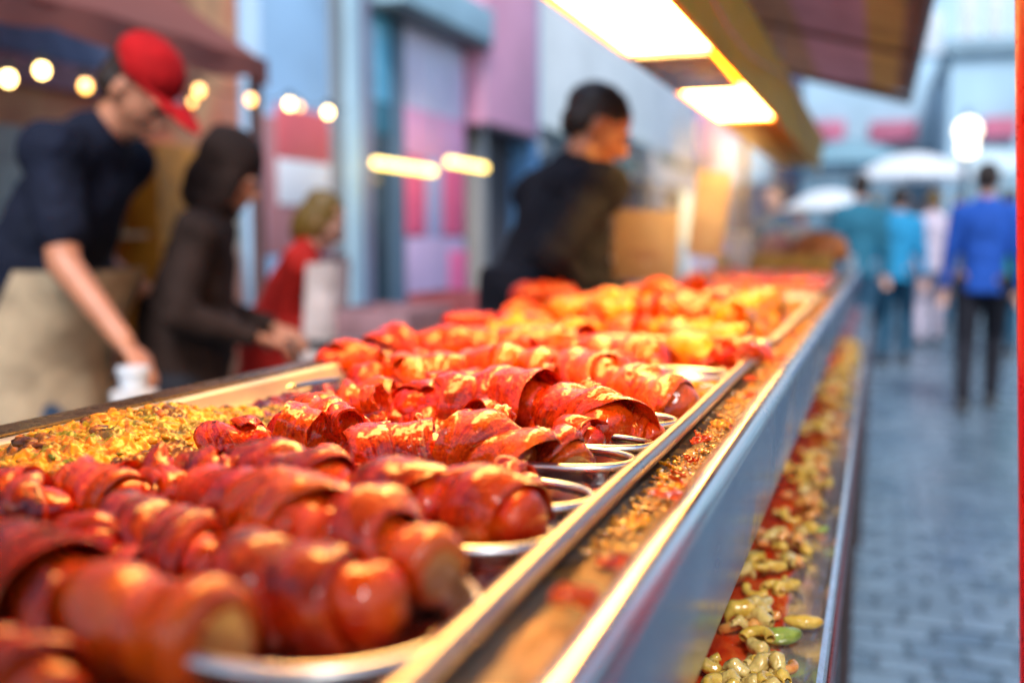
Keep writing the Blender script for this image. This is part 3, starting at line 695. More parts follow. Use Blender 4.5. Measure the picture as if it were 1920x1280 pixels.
# ------------------------------------------------------------------ scraps on the rim and pasta on the shelf
def scrap(px, py, size, label, mat, z=ZT - .010, seed=0, stretch=1.6, rz=0, name='food_scrap', curl=.5):
    p = on_z(px, py, z); s = size * depth(p) / F; mb = MB(); rnd = random.Random(seed)
    vs = []; uvs = []; fs = []; nu, nv = 22, 8; tk = .0018
    for lay in (1, 0):
        for i in range(nu + 1):
            u = i / nu - .5; a = u * 3.1 * curl
            for j in range(nv + 1):
                v = j / nv - .5; wd = s * .55 * (1 - .5 * (2 * abs(u)) ** 3)
                x = s * stretch * math.sin(a) / max(.3, 3.1 * curl) * 1.6; y = v * wd + s * .3 * math.cos(a * 2) * .5; zz = .35 * s * math.cos(a * 1.7) * (.4 + v) + .25 * s * nz((u * 3, v * 2, seed), 1) + lay * tk
                vs.append((x + .0015 * nz((u, v, seed), 6), y + .002 * nz((v, u, seed + 3), 6), zz)); uvs.append((u * 3, v + .5))
    st = (nu + 1) * (nv + 1)
    for i in range(nu):
        for j in range(nv):
            a = i * (nv + 1) + j; fs.append((a, a + 1, a + nv + 2, a + nv + 1)); fs.append((a + st, a + st + nv + 1, a + st + nv + 2, a + st + 1))
    for i in range(nu):
        for j in (0, nv): a = i * (nv + 1) + j; fs.append((a, a + nv + 1, a + nv + 1 + st, a + st))
    for j in range(nv):
        for i in (0, nu): a = i * (nv + 1) + j; fs.append((a, a + 1, a + 1 + st, a + st))
    o = mb.add(vs, fs, uvs).build(name, M[mat], angle=70); o.location = p; o.rotation_euler = (rnd.uniform(-.2, .2), rnd.uniform(-.2, .2), rz)
    return tag(o, label, 'food scrap', 'scraps of food fallen on the counter rim')
scrap(1262, 935, 42, 'curved orange peel of food hanging over the steel rail', 'bacon_orange', ZT - .003, 1, 1.5, .1)
scrap(1075, 1128, 62, 'largest orange crumb of bacon in the gutter near the camera', 'bacon_orange', ZT - .006, 2, 1.2, .9)
scrap(1160, 1060, 45, 'small pinkish bacon scrap in the gutter', 'bacon_red', ZT - .010, 3, 1.3, .4)
scrap(1200, 985, 34, 'yellow crumb above the pinkish scrap in the gutter', 'bacon_gold', ZT - .010, 4, 1.2, 1.2)
scrap(1350, 798, 22, 'round yellow crumb on top of the gutter beside the rail', 'bacon_gold', ZT - .004, 5, 1, .2)
scrap(1120, 935, 70, 'orange bacon shred lying in the sauce by the third dish rim', 'bacon_orange', ZT - .018, 6, 1.4, 1.8)
scrap(1090, 965, 60, 'orange shred under the second dish rim', 'bacon_orange', ZT - .024, 7, 1.4, .8)
scrap(1000, 1050, 60, 'dark red shred in the sauce beside the front dish', 'bacon_purple', ZT - .024, 8, 1.4, .2)
scrap(1170, 885, 50, 'red shred of bacon below the long sharp sausage', 'bacon_red', ZT - .026, 9, 1.5, .0)
scrap(800, 1190, 60, 'reddish shred lying in the front oval dish', 'bacon_red', ZT - .028, 10, 1.5, 1.0)
scrap(880, 1165, 55, 'dark shred beside the rim inside the front oval dish', 'bacon_purple', ZT - .030, 12, 1.5, 2.0)
for k in range(16):
    y = random.uniform(.95, 1.45); p = Vector((random.uniform(-.21, -.178), y, ZT - .022)); px = 0
    d = p - C0; D = d.dot(FWD); px = 960 + F * d.dot(RGT) / D; py = 640 - F * d.dot(UPV) / D
    scrap(px, py, random.uniform(22, 36), 'orange shred heaped between the far dish rims and the rail', 'bacon_gold' if k % 2 else 'bacon_orange', ZT - .022 + random.uniform(0, .01), 20 + k, 1.8, random.uniform(0, 3))
for k in range(34):
    y = .36 + 1.5 * random.random() ** .8; pp = Vector((random.uniform(-.140, -.120), y, ZT - .007)); dd = pp - C0; D = dd.dot(FWD)
    scrap(960 + F * dd.dot(RGT) / D, 640 - F * dd.dot(UPV) / D, random.uniform(.004, .009) * F / D, 'small greasy food scrap stuck on the ledge beside the rail', ('bacon_gold', 'bacon_orange', 'bacon_red')[k % 3], ZT - .008, 700 + k, random.uniform(1, 1.6), random.uniform(0, 3), curl=random.uniform(.3, .9))
for k, (a, b, sz) in enumerate([(540, 905, 60), (430, 965, 66), (700, 905, 54), (860, 905, 60), (590, 850, 60), (760, 830, 54), (930, 820, 60), (700, 785, 44), (1010, 755, 40), (620, 735, 44), (750, 735, 40), (960, 722, 40), (1120, 745, 44), (840, 685, 34), (1010, 672, 34), (1180, 672, 34), (720, 700, 34), (1230, 742, 40), (905, 668, 30), (1290, 668, 30), (250, 1000, 80), (520, 1080, 90), (320, 975, 60)]):
    scrap(a, b, sz * .8, 'loose curled strip of orange bacon lying between the rows', 'bacon_orange' if k % 3 else 'bacon_red', ZT - .004, 60 + k, 1.5, random.uniform(0, 3), name='bacon_strip_curl', curl=.9)
# crumbs in the gutter (uncountable)
def crumbs():
    rnd = random.Random(4); mb = MB(); ico = bmesh.new(); bmesh.ops.create_icosphere(ico, subdivisions=1, radius=1); ico.verts.index_update()
    iv = [v.co.copy() for v in ico.verts]; iff = [[v.index for v in f.verts] for f in ico.faces]; ico.free()
    for k in range(3000):
        y = .5 + 2.4 * rnd.random() ** 1.1; x = rnd.uniform(-.147, -.115)
        if nz((x, y, 0), 9) < -.15: continue
        s = rnd.choice((.0006, .0008, .001, .0014, .002)) * (1 if y > .6 else .9); o = Vector((x, y, ZT - .0095))
        mb.add([o + Vector((v.x * 1.3, v.y, v.z * .8)) * s * rnd.uniform(.7, 1.3) for v in iv], iff)
    ob = mb.build('crumbs', mat_sauce('crumb', (.35, .09, .005), (.6, .2, .01), (.8, .36, .02), 60)); tag(ob, 'fried golden crumbs scattered in the greasy gutter along the rail', 'crumbs', kind='stuff')
crumbs()
SZ = ZT - .215
def mat_pasta(n, a, b): return mat_sausage(n, a, b, tuple(min(1, x * 1.25) for x in b), .3)
M['pasta_y'] = mat_pasta('pasta_yellow', (.52, .26, .02), (.68, .42, .07)); M['pasta_p'] = mat_pasta('pasta_pale', (.55, .33, .07), (.68, .46, .14)); M['bean_g'] = mat_pasta('bean_green', (.10, .15, .015), (.28, .34, .05)); M['pasta_o'] = mat_pasta('pasta_orange', (.6, .16, .03), (.72, .30, .07))
def make_shell(seed, mat):
    rnd = random.Random(seed); mb = MB(); n = 18; m = 10; vs = []; fs = []; Rr = .006; L = .024
    for lay in (0, 1):
        for i in range(n + 1):
            u = i / n
            for j in range(m + 1):
                a = R(-140 + 280 * j / m); rr = (Rr - .0012 * lay) * (.55 + .6 * math.sin(math.pi * (u * .8 + .1))) * (1 + .06 * math.cos(a * 7))
                bx = L * (u - .5); bz = .004 * math.sin(math.pi * u)
                vs.append((bx, rr * math.sin(a), bz + rr * math.cos(a) + .0015 * math.sin(u * 9 + seed)))
    st = (n + 1) * (m + 1)
    for i in range(n):
        for j in range(m):
            a = i * (m + 1) + j; f = (a, a + 1, a + m + 2, a + m + 1); fs.append(f); fs.append(tuple(x + st for x in reversed(f)))
        for j in (0, m): a = i * (m + 1) + j; fs.append((a, a + m + 1, a + m + 1 + st, a + st))
    for j in range(m):
        for i in (0, n): a = i * (m + 1) + j; fs.append((a, a + 1, a + 1 + st, a + st))
    return mb.add(vs, fs).build('pasta_shell', M[mat], angle=80)
def make_macaroni(seed, mat):
    mb = MB(); pts = []; 
    for i in range(15): a = R(-75 + 150 * i / 14); pts.append((.011 * math.sin(a), .011 * math.cos(a) - .006, .0))
    mb.sweep(pts, .0042, 14, side=(0, 0, 1), cap=False); mb.sweep(pts, .0028, 14, side=(0, 0, 1), cap=False)
    n = 15 * 14
    for e in (0, 14 * 14):
        for k in range(14): a = e + k; b = e + (k + 1) % 14; mb.f.append([a, b, n + b, n + a]); mb.mi.append(0)
    return mb.build('macaroni', M[mat], angle=80)
def make_bean(seed, mat):
    mb = MB(); pts = []; rr = []
    for i in range(15):
        u = i / 14 - .5; pts.append((.034 * u, .010 * u * u * 2, 0)); rr.append(.0062 * max(.02, (1 - (2 * abs(u)) ** 2.4)) ** .5)
    return mb.sweep(pts, rr, 16, side=(0, 0, 1)).build('bean_pod', M[mat], angle=80)
kinds = [(make_shell(1, 'pasta_y'), 'yellow shell pasta piece spilled on the red shelf', 'pasta'), (make_shell(5, 'pasta_p'), 'pale cream shell pasta piece spilled on the red shelf', 'pasta'), (make_macaroni(2, 'pasta_y'), 'yellow macaroni elbow spilled on the red shelf', 'pasta'),
         (make_macaroni(3, 'pasta_o'), 'orange stained macaroni elbow on the red shelf', 'pasta'), (make_shell(9, 'pasta_o'), 'orange stained shell pasta piece on the shelf', 'pasta')]
for o, l, c in kinds: tag(o, l, c, 'pasta pieces spilled along the lower shelf'); o.location = (-.12, .9, SZ + .02)
first = set(); rnd = random.Random(3)
cnt = 0; tries = 0
while cnt < 290 and tries < 6000:
    tries += 1
    y = .52 + 3.2 * rnd.random() ** 2.1
    edge = -.066 if y < .85 else -.078
    x = -.052 - abs(rnd.gauss(0, .034)) - (.016 if rnd.random() < .75 else 0)
    if x < -.15 or x > -.056: continue
    if .86 < y < 1.02 and x > -.085: continue
    layer = .007 if rnd.random() < .7 else .015
    k = rnd.choice((0, 0, 1, 1, 2, 2, 3, 4)); src = kinds[k][0]
    if k in first: o = src.copy(); COL.objects.link(o)
    else: o = src; first.add(k)
    s = rnd.uniform(.75, 1.25); o.scale = (s, s, s)
    o.location = (x, y, SZ + layer * s); o.rotation_euler = (rnd.uniform(-.6, .6), rnd.uniform(-.4, .4), rnd.uniform(0, 6.28)); cnt += 1
for i, (px, py, rz, m, lab, sc_) in enumerate([(1462, 1192, .15, 'bean_g', 'dark green bean pod lying on the pasta on the shelf', 1.35), (1508, 1166, -.1, 'pasta_y', 'yellow green bean pod right of the dark green one', 1.1),
                                     (1545, 992, .8, 'bean_g', 'small green pod at the outer edge of the shelf farther along', .7), (1520, 985, -.5, 'pasta_y', 'yellow pod beside the small green pod', .7)]):
    o = make_bean(i, m); p = on_z(px, py, SZ + .012); o.location = p; o.rotation_euler = (0, 0, rz + .3); o.scale = (sc_,) * 3; tag(o, lab, 'bean', 'bean pods on the lower shelf')

# ------------------------------------------------------------------ heat lamp over the counter
LZ = CAMZ + .365
def heat_lamp():
    t = empty('heat_lamp', (-.4, 3, LZ)); tag(t, 'long ochre heat lamp hood with glowing panels hung over the counter', 'heat lamp')
    inv = Matrix.Translation((.4, -3, -LZ))
    def P(mb, name, m, **k):
        o = mb.build(name, m, **k); o.parent = t; o.matrix_parent_inverse = inv; return o
    xl, xr = -.50, -.315
    och = mat_plain('ochre_paint', (.92, .42, .006), .6, .15, 5, spec=.2)
    ylen = 5.4
    prof = [(xl, LZ), (xl - .004, LZ + .004), (xl + .04, LZ + .13), (xr + .0, LZ + .15), (xr + .03, LZ + .138), (xr + .012, LZ + .004), (xr, LZ - .006), (xr - .004, LZ - .004), (xr + .002, LZ + .02), (xr - .02, LZ + .12), (xl + .05, LZ + .10), (xl + .008, LZ + .008)]
    P(MB().extr(prof, .35, ylen, ny=8), 'hood', och)
    # ragged lower valance on the front side
    vs = []; fs = []; n = 120
    for i in range(n + 1):
        y = .35 + (ylen - .35) * i / n; d = .012 + .020 * max(0, y - 3.2) / 2 + (.008 + .014 * (y > 3)) * nz((y, 0, 0), 1.6) + .004 * nz((y, 3, 0), 5)
        vs += [(xr + .016, y, LZ + .03), (xr + .014, y, LZ - d), (xr + .011, y, LZ - d), (xr + .012, y, LZ + .03)]
    for i in range(n):
        a = i * 4
        for k in range(4): fs.append((a + k, a + (k + 1) % 4, a + 4 + (k + 1) % 4, a + 4 + k))
    P(MB().add(vs, fs), 'valance', och)
    em = mat_emit('lamp_glow', (1.0, .54, .13), 34.0, .02)
    grey = mat_plain('hood_grey', (.30, .34, .40), .3, .2, 6, metal=.7)
    ya = [(.60, 2.02), (2.56, 3.22)]
    for a, b in ya:
        P(MB().box((xl + .010, a, LZ + .004), (xr - .006, b, LZ + .012), .001), 'glowing_panel', em)
    P(MB().box((xl + .006, 2.04, LZ - .004), (xr - .02, 2.54, LZ + .008), .001), 'cover_plate', grey)
    P(MB().box((xl + .006, 3.24, LZ - .002), (xr - .006, 3.62, LZ + .008), .001), 'cover_plate', och)
    P(MB().box((xl + .006, 3.64, LZ - .002), (xr - .006, 5.38, LZ + .008), .001), 'cover_plate', och)
    cb = MB(); cb.sweep([(xr + .040, y, LZ + .09 + .05 * math.sin(y * 2.4) - .012 * y) for y in [.4 + .15 * i for i in range(33)]], .003, 8)
    P(cb, 'power_cable', mat_plain('cable_tan', (.5, .3, .2), .5))
    for y in (1.0, 2.6, 4.2, 5.2): P(MB().sweep([(-.40, y, LZ + .12), (-.40, y, LZ + .62)], .004, 8), 'hanger_rod', grey)
heat_lamp()

# ------------------------------------------------------------------ awning over the counter
def awning():
    t = empty('stall_awning', (-.3, 3, 2.0)); tag(t, 'brown and mauve striped awning sloping over the serving counter', 'awning'); inv = Matrix.Translation((.3, -3, -2.0))
    def P(mb, name, m, **k):
        o = mb.build(name, m, **k); o.parent = t; o.matrix_parent_inverse = inv; return o
    xb, zb, xf, zf, y1 = -.70, CAMZ + .98, .118, CAMZ + .755, 5.75
    s = NT('awning_cloth'); sep = s.n('ShaderNodeSeparateXYZ'); tc = s.n('ShaderNodeTexCoord'); s.l(tc.outputs['Object'], sep.inputs[0])
    mr = s.n('ShaderNodeMapRange'); mr.inputs['From Min'].default_value = xb; mr.inputs['From Max'].default_value = xf; s.l(sep.outputs[0], mr.inputs['Value'])
    col = s.ramp(mr.outputs[0], [(.0, (.55, .36, .26)), (.40, (.52, .33, .24)), (.44, (.60, .36, .38)), (.72, (.60, .36, .38)), (.76, (.62, .40, .18)), (.90, (.62, .40, .18)), (.92, (.42, .26, .2))], 'CONSTANT')
    n1 = s.noise(s.coord('Object'), 4, 4); col = s.mix(s.ramp(n1, [(.4, 0.0), (.7, .35)]), col, (.10, .045, .03))
    s.set(Base_Color=col, Roughness=.8, Normal=s.bump(n1, .5, .01)); translucent(s, col, .5)
    nx, ny = 12, 60; vs = []; fs = []
    for j in range(ny + 1):
        for i in range(nx + 1):
            u = i / nx; y = -1.6 + (y1 + 1.6) * j / ny  # cloth runs on unseen behind the camera, added to keep the sun out
            vs.append((xb + (xf - xb) * u, y, zb + (zf - zb) * u - .02 * math.sin(math.pi * u) - .008 * abs(math.sin(y * 2.2))))
    for j in range(ny):
        for i in range(nx): a = j * (nx + 1) + i; fs.append((a, a + 1, a + nx + 2, a + nx + 1))
    n0 = len(vs); vs += [(x, y, z + .004) for x, y, z in vs]; fs += [tuple(k + n0 for k in reversed(f)) for f in fs]
    P(MB().add(vs, fs), 'canopy_cloth', s.m)
    fm = mat_plain('awning_frame', (.26, .16, .12), .5, metal=.2)
    P(MB().box((xf - .012, -1.6, zf - .055), (xf + .012, y1 + .02, zf + .02), .002), 'front_beam', fm)
    mb = MB(); mb.sweep([(xb, y1 + .02, zb - .02), (xf, y1 + .02, zf - .03)], .024, 8); P(mb, 'end_bar', fm)
    for y in (1.6, 3.0, 4.4): P(MB().sweep([(xb, y, zb - .03), (xf, y, zf - .035)], .011, 8), 'rafter', fm)
    P(MB().sweep([(-.56, -.2, 2.16), (-.56, y1, 2.16)], .014, 8), 'purlin', fm)
    for y in (-.15, 5.7): P(MB().sweep([(xb - .02, y, 0), (xb - .02, y, zb)], .02, 12), 'rear_post', fm)
    P(MB().sweep([(xb - .02, -.15, zb - .01), (xb - .02, 5.72, zb - .01)], .016, 8), 'ridge_bar', fm)
awning()
# red post of the stall at the right-hand edge of the view
red = mat_plain('red_post_paint', (.50, .008, .012), .35, .15, 8)
qa, qb = on_y(1909, 0, 1.05), on_y(1918, 1280, 1.05); sl = (qa - qb) / (qa.z - qb.z); q0 = qb - sl * qb.z + RGT * .028
t = empty('red_post', (q0.x, q0.y, 0)); tag(t, 'glossy red, slightly leaning post standing on the cobbles at the right edge', 'post')
MB().sweep([(0, 0, 0), tuple(sl * 2.6)], .028, 24).build('shaft', red, t); MB().lathe([(.0001, 0), (.06, 0), (.06, .012), (.034, .02), (.0285, .05), (.0285, .0)], seg=24).build('base_plate', red, t)

# ------------------------------------------------------------------ far food on the counter
def loc_mb(mb, name, m, t, **k):
    o = mb.build(name, m, **k); o.parent = t; o.matrix_parent_inverse = Matrix.Translation(-Vector(t.location)); return o
pan(3.25, 4.55, 'steel pan of red orange stew beyond the amber curls')
sauce(3.28, 4.52, 'glossy red orange stew filling the third pan', M['stew'], z=ZT - .012, amp=.022, name='stew')
proto = None
rnd = random.Random(9)
for i in range(46):
    x = rnd.uniform(-.66, -.21); y = rnd.uniform(3.32, 4.46)
    if proto is None:
        s_ = mat_sauce('stew_chunk', (.6, .05, .01), (.8, .12, .015), (.9, .28, .03), 30)
        bm = bmesh.new(); bmesh.ops.create_icosphere(bm, subdivisions=3, radius=.03)
        for v in bm.verts: v.co *= 1 + .35 * noise.noise(v.co * 40)
        bm.verts.index_update(); mb = MB(); mb.add([v.co[:] for v in bm.verts], [[v.index for v in f.verts] for f in bm.faces]); bm.free()
        proto = mb.build('stew_chunk', s_); o = proto
    else: o = proto.copy(); COL.objects.link(o)
    o.location = (x, y, ZT + .008); q = rnd.uniform(.6, 1.5); o.scale = (q, q * rnd.uniform(.7, 1.1), q * .7); o.rotation_euler = (0, 0, rnd.uniform(0, 6))
    tag(o, 'lump of red orange meat standing out of the stew in the third pan', 'meat', 'lumps of meat in the stew')
# wooden board with bread beyond the stew
wood = mat_plain('wood_tray', (.60, .30, .03), .45, .4, 9); crust = mat_plain('bread_crust', (.55, .16, .025), .55, .4, 14, .004); paleb = mat_plain('pale_bread', (.70, .62, .50), .6, .15, 14)
t = empty('wooden_tray', (-.46, 4.95, ZT)); tag(t, 'ochre wooden tray standing on the counter beyond the stew', 'tray')
loc_mb(MB().box((-.72, 4.70, ZT + .0), (-.2, 5.25, ZT + .02), .005), 'tray_base', wood, t)
for a, b in (((-.72, 4.68, ZT), (-.2, 4.70, ZT + .085)), ((-.72, 5.25, ZT), (-.2, 5.27, ZT + .085))): loc_mb(MB().box(a, b, .003), 'side_board', wood, t)
for a, b in (((-.722, 4.70, ZT), (-.702, 5.25, ZT + .085)), ((-.218, 4.70, ZT), (-.198, 5.25, ZT + .085))): loc_mb(MB().box(a, b, .003), 'side_board', wood, t)
def loaf(c, rx, ry, rz, label, m, seed, name='bread_loaf', cat='bread'):
    bm = bmesh.new(); bmesh.ops.create_icosphere(bm, subdivisions=4, radius=1)
    for v in bm.verts:
        v.co *= 1 + .12 * noise.noise(v.co * 2.2 + Vector((seed, 0, 0))) + .03 * noise.noise(v.co * 9)
        if v.co.z < -.55: v.co.z = -.55
        v.co = Vector((v.co.x * rx, v.co.y * ry, v.co.z * rz))
    bm.verts.index_update(); mb = MB(); mb.add([v.co[:] for v in bm.verts], [[v.index for v in f.verts] for f in bm.faces]); bm.free()
    o = mb.build(name, m); o.location = c; return tag(o, label, cat)
loaf((-.26, 4.84, ZT + .10), .13, .13, .09, 'brown rounded roast lump at the right end of the wooden tray', crust, 2, 'roast', 'meat')
loaf((-.36, 5.05, ZT + .16), .10, .10, .06, 'white crusted round bun on top of the tray', paleb, 5, 'bread_bun', 'bread')
loaf((-.47, 5.0, ZT + .11), .08, .09, .075, 'pinkish ham beside the white bun', mat_plain('ham', (.55, .22, .20), .4), 8, 'ham', 'meat')
wp = mat_plain('white_plastic', (.62, .66, .72), .35, .08)
def tub(c, r, h, label, m=wp, name='plastic_tub', cat='tub'):
    t = empty(name, c); tag(t, label, cat)
    MB().lathe([(.001, .003), (r * .8, .003), (r, h), (r * .97, h), (r * .78, .006), (.001, .006)], seg=28).build('bowl', m, t)
    MB().lathe([(.001, h + .006), (r * 1.0, h + .006), (r * 1.05, h + .002), (r * 1.05, h - .008), (r * 1.0, h - .008), (r * 1.0, h), (.001, h)], seg=28).build('lid', m, t)
    return t
tub((-.60, 4.62, ZT + .003), .055, .09, 'lower white lidded plastic tub behind the cardboard sign')
tub((-.60, 4.62, ZT + .10), .05, .08, 'upper white lidded plastic tub stacked on the lower one')
p = on_z(1262, 495, ZT + .05); 
tub((-.675, 3.35, ZT + .003), .03, .055, 'small white sauce cup at the back edge of the counter', name='sauce_cup', cat='cup')
tub((-.15, 5.55, ZT + .0), .035, .06, 'small pale cup at the far street side corner of the counter', name='sauce_cup', cat='cup')
# cardboard menu signs on holders
def card(px0, px1, pyt, pyb, Y, lean, label, shade):
    cb = mat_plain('cardboard_' + shade, (.20, .125, .09) if shade == 'warm' else (.22, .15, .10), .8, .12, 10)
    a = on_y(px0, pyb, Y); b = on_y(px1, pyb, Y); tpt = on_y((px0 + px1) / 2, pyt, Y)
    cx = (a.x + b.x) / 2; wd = abs(b.x - a.x) / 2; z0 = a.z; h = tpt.z - z0
    t = empty('menu_card', (cx, Y, ZT)); tag(t, label, 'sign')
    o = MB().box((-wd, -.003, 0), (wd, .003, h), .001).build('card', cb, t); o.location = (0, 0, z0 - ZT); o.rotation_euler = (R(-8), R(lean), R(14))
    ink = mat_plain('dark_ink', (.16, .08, .06), .8)
    for k, (fx, fz, fw) in enumerate([(.0, .36, .55), (.1, .30, .35)]):
        q = MB().box((-wd * fw + fx * wd, -.0042, h * fz), (wd * fw + fx * wd, -.0032, h * fz + .012)).build('writing_line', ink, o)
    mb = MB(); mb.sweep([(0, .01, 0), (0, .01, z0 - ZT + .06)], .006, 10); mb.lathe([(.001, 0), (.05, 0), (.05, .006), (.001, .008)], c=(0, .01, 0)); mb.build('stand', M['steel_tray'], t)
card(1288, 1352, 318, 480, 3.12, 7, 'tall tilted brown cardboard menu card on a stand beyond the amber curls', 'warm')
card(1150, 1268, 392, 525, 3.05, 2, 'wide pale cardboard menu card standing in the steam, left of the tall one', 'pale')
card(1120, 1170, 350, 480, 3.6, -3, 'narrow faded card partly hidden behind the wide pale one', 'pale')

# ------------------------------------------------------------------ people
def skin_m(n, c): return mat_plain(n, c, .45, .12, 20)
SK = skin_m('skin_warm', (.50, .20, .11)); SK2 = skin_m('skin_light', (.55, .30, .22)); 
def cloth_m(n, c, rough=.85, thin=0): 
    s = NT(n); o = s.coord('Object'); n1 = s.noise(o, 7, 5, .6, .8); n2 = s.noise(o, 300, 2)
    return s.set(Base_Color=s.ramp(n1, [(.3, tuple(x * .65 for x in c)), (.7, tuple(min(1, x * 1.15) for x in c))]), Roughness=rough, Normal=s.bump(n2, .3, .001, s.bump(n1, .6, .03)), Specular_IOR_Level=.2) if not thin else (s.set(Base_Color=c, Roughness=rough), translucent(s, tuple(min(1, x * 1.3) for x in c), thin))[1]
def limb_ik(a, c, l1, l2, hint):
    a = Vector(a); c = Vector(c); d = c - a; L = min(d.length, (l1 + l2) * .999); t = d.normalized(); c = a + t * L
    x = (l1 * l1 - l2 * l2 + L * L) / (2 * L); h = math.sqrt(max(0, l1 * l1 - x * x)); hv = Vector(hint); hv = (hv - t * hv.dot(t)).normalized()
    return a + t * x + hv * h, c
def remesh(o, vox, sm=4):
    r = o.modifiers.new('r', 'REMESH'); r.mode = 'VOXEL'; r.voxel_size = vox; r.use_smooth_shade = True
    s = o.modifiers.new('s', 'SMOOTH'); s.iterations = sm; s.factor = .5; bake(o)
def person(label, loc, rz, H=1.75, lean=0, nod=0, turn=0, hands=None, cols=None, sleeve='long', hair='short', extra=None, stance=(.10, .0, .0), vox=.010, hips=1.0, skin=None, fat=1.0, hint=(.6, -.9, -.5)):
    """figure facing local +Y; hands = ((x,y,z) left, (x,y,z) right) in metres from the feet"""
    k = H / 1.75; skin = skin or SK; cols = cols or {}
    t = empty('person', loc, rz); tag(t, label, 'person')
    V = Vector
    hip = V((0, 0, .94 * k)); sd_ = V((math.sin(0), math.sin(lean), math.cos(lean)))
    waist = hip + V((0, math.sin(lean * .6), math.cos(lean * .6))) * .17 * k; chest = waist + sd_ * .20 * k; nb = chest + sd_ * .17 * k
    fwd = V((0, math.cos(lean), -math.sin(lean)))
    a2 = lean + nod * .6; nd = V((0, math.sin(a2), math.cos(a2))); hc = nb + nd * .17 * k
    rot = Matrix.Rotation(turn, 3, 'Z') @ Matrix.Rotation(-(lean * .5 + nod), 3, 'X')
    sh = [nb - sd_ * .055 * k + V((s * .175 * k, 0, 0)) for s in (-1, 1)]
    hands = hands or (V((-.24, .08, .80 * k)), V((.24, .08, .80 * k)))
    l1, l2 = .29 * k, .26 * k; arms = []
    for i, s in enumerate((-1, 1)):
        el, wr = limb_ik(sh[i], hands[i], l1, l2, (s * hint[0], hint[1], hint[2])); arms.append((sh[i], el, wr))
    legs = []
    for i, s in enumerate((-1, 1)):
        f = V((s * stance[0], stance[1] * s + stance[2], .085 * k)); hj = hip + V((s * .095 * k, 0, -.03)); kn, ft = limb_ik(hj, f, .44 * k, .43 * k, (0, 1, 0)); legs.append((hj, kn, ft))
    # --- continuous body
    b = MB()
    b.capsule(hip - V((.05, 0, 0)), hip + V((.05, 0, 0)), .115 * k, .115 * k, 16)
    b.capsule(hip, waist, .120 * k * fat, .115 * k * fat, 18, side=(1, 0, 0), flat=.75)
    b.capsule(waist, chest, .125 * k * fat, .150 * k, 18, side=(1, 0, 0), flat=.68); b.capsule(chest, nb - sd_ * .05, .150 * k, .11 * k, 18, side=(1, 0, 0), flat=.68)
    b.capsule(sh[0], sh[1], .055 * k, .055 * k, 12)
    b.capsule(nb - sd_ * .05, hc - nd * .05, .062 * k, .052 * k, 14)
    def E(off, rx, ry, rz, tilt=0): b.ell(hc + rot @ (V(off) * k), rx * k, ry * k, rz * k, rot @ Matrix.Rotation(tilt, 3, 'X'), 18, 12)
    E((0, -.012, .035), .076, .095, .085); E((0, .02, -.02), .066, .078, .080); E((0, .045, -.075), .042, .045, .038)   # skull, face, chin
    E((0, .103, -.02), .013, .022, .026, -.35); E((0, .108, -.034), .018, .014, .011)             # nose
    E((-.03, .088, .022), .026, .012, .009); E((.03, .088, .022), .026, .012, .009)                # brow
    E((0, .093, -.062), .022, .010, .006); E((0, .092, -.073), .019, .010, .006)                   # lips
    for s in (-1, 1): E((s * .077, -.005, -.012), .009, .019, .030)
    for i, (S, el, wr) in enumerate(arms):
        b.capsule(S, el, .052 * k, .040 * k, 14); b.capsule(el, wr, .041 * k, .026 * k, 14)
    for hj, kn, ft in legs:
        b.capsule(hj, kn, .088 * k, .058 * k, 16); b.capsule(kn, ft, .060 * k, .036 * k, 16); b.capsule(ft + V((0, -.03, -.035)), ft + V((0, .15, -.05)), .035, .03, 12)
    # hands: palm, four bent fingers, thumb on the side
    for i, s in enumerate((-1, 1)):
        S, el, wr = arms[i]; d = (wr - el).normalized(); up = V((0, 0, 1)); sidev = d.cross(up).normalized() if abs(d.z) < .95 else V((1, 0, 0)); dn = sidev.cross(d).normalized()
        if dn.z > 0: dn = -dn
        pc = wr + d * .05; b.capsule(wr + d * .015, wr + d * .075, .026, .030, 12, side=sidev, flat=.5)
        for j, (ln, ox) in enumerate(((.068, -.028), (.078, -.010), (.073, .009), (.056, .027))):
            f0 = wr + d * .085 + sidev * ox * s; d1 = (d * .9 + dn * .4).normalized(); f1 = f0 + d1 * ln * .5; d2 = (d * .55 + dn * .85).normalized(); f2 = f1 + d2 * ln * .5
            b.capsule(f0 - d * .02, f1, .0095, .0088, 8); b.capsule(f1, f2, .0088, .0075, 8)
        t0 = wr + d * .03 - sidev * .022 * s; t1 = t0 + (d * .6 - sidev * .7 * s + dn * .3).normalized() * .038; t2 = t1 + (d * .85 + dn * .5).normalized() * .028
        b.capsule(t0, t1, .012, .0105, 8); b.capsule(t1, t2, .0105, .0085, 8)
    ob = b.build('body', skin, t); remesh(ob, min(vox, .008), 2)
    # --- eyes
    for s in (-1, 1):
        MB().ell(hc + rot @ (V((s * .029, .087, .004)) * k), .012 * k, .007 * k, .006 * k, rot, 12, 8).build('eye', mat_eye, ob)
    # --- clothes
    m = cols.get('top'); c = MB(); g = .016
    c.sweep([hip - sd_ * .10 * k, hip - sd_ * .02, waist, waist + sd_ * .05], [.158 * k * fat ** .5, .152 * k * fat ** .5, .138 * k * fat, .138 * k * fat], 22, side=(1, 0, 0), flat=.90); c.capsule(waist, chest, .140 * k * fat, .168 * k, 22, side=(1, 0, 0), flat=.74)
    c.capsule(chest, nb - sd_ * .055, .168 * k, .125 * k, 22, side=(1, 0, 0), flat=.74); c.capsule(sh[0], sh[1], .070 * k * fat ** .5, .070 * k * fat ** .5, 14)
    c.capsule(nb - sd_ * .05, nb + nd * .015, .085 * k, .066 * k, 16)
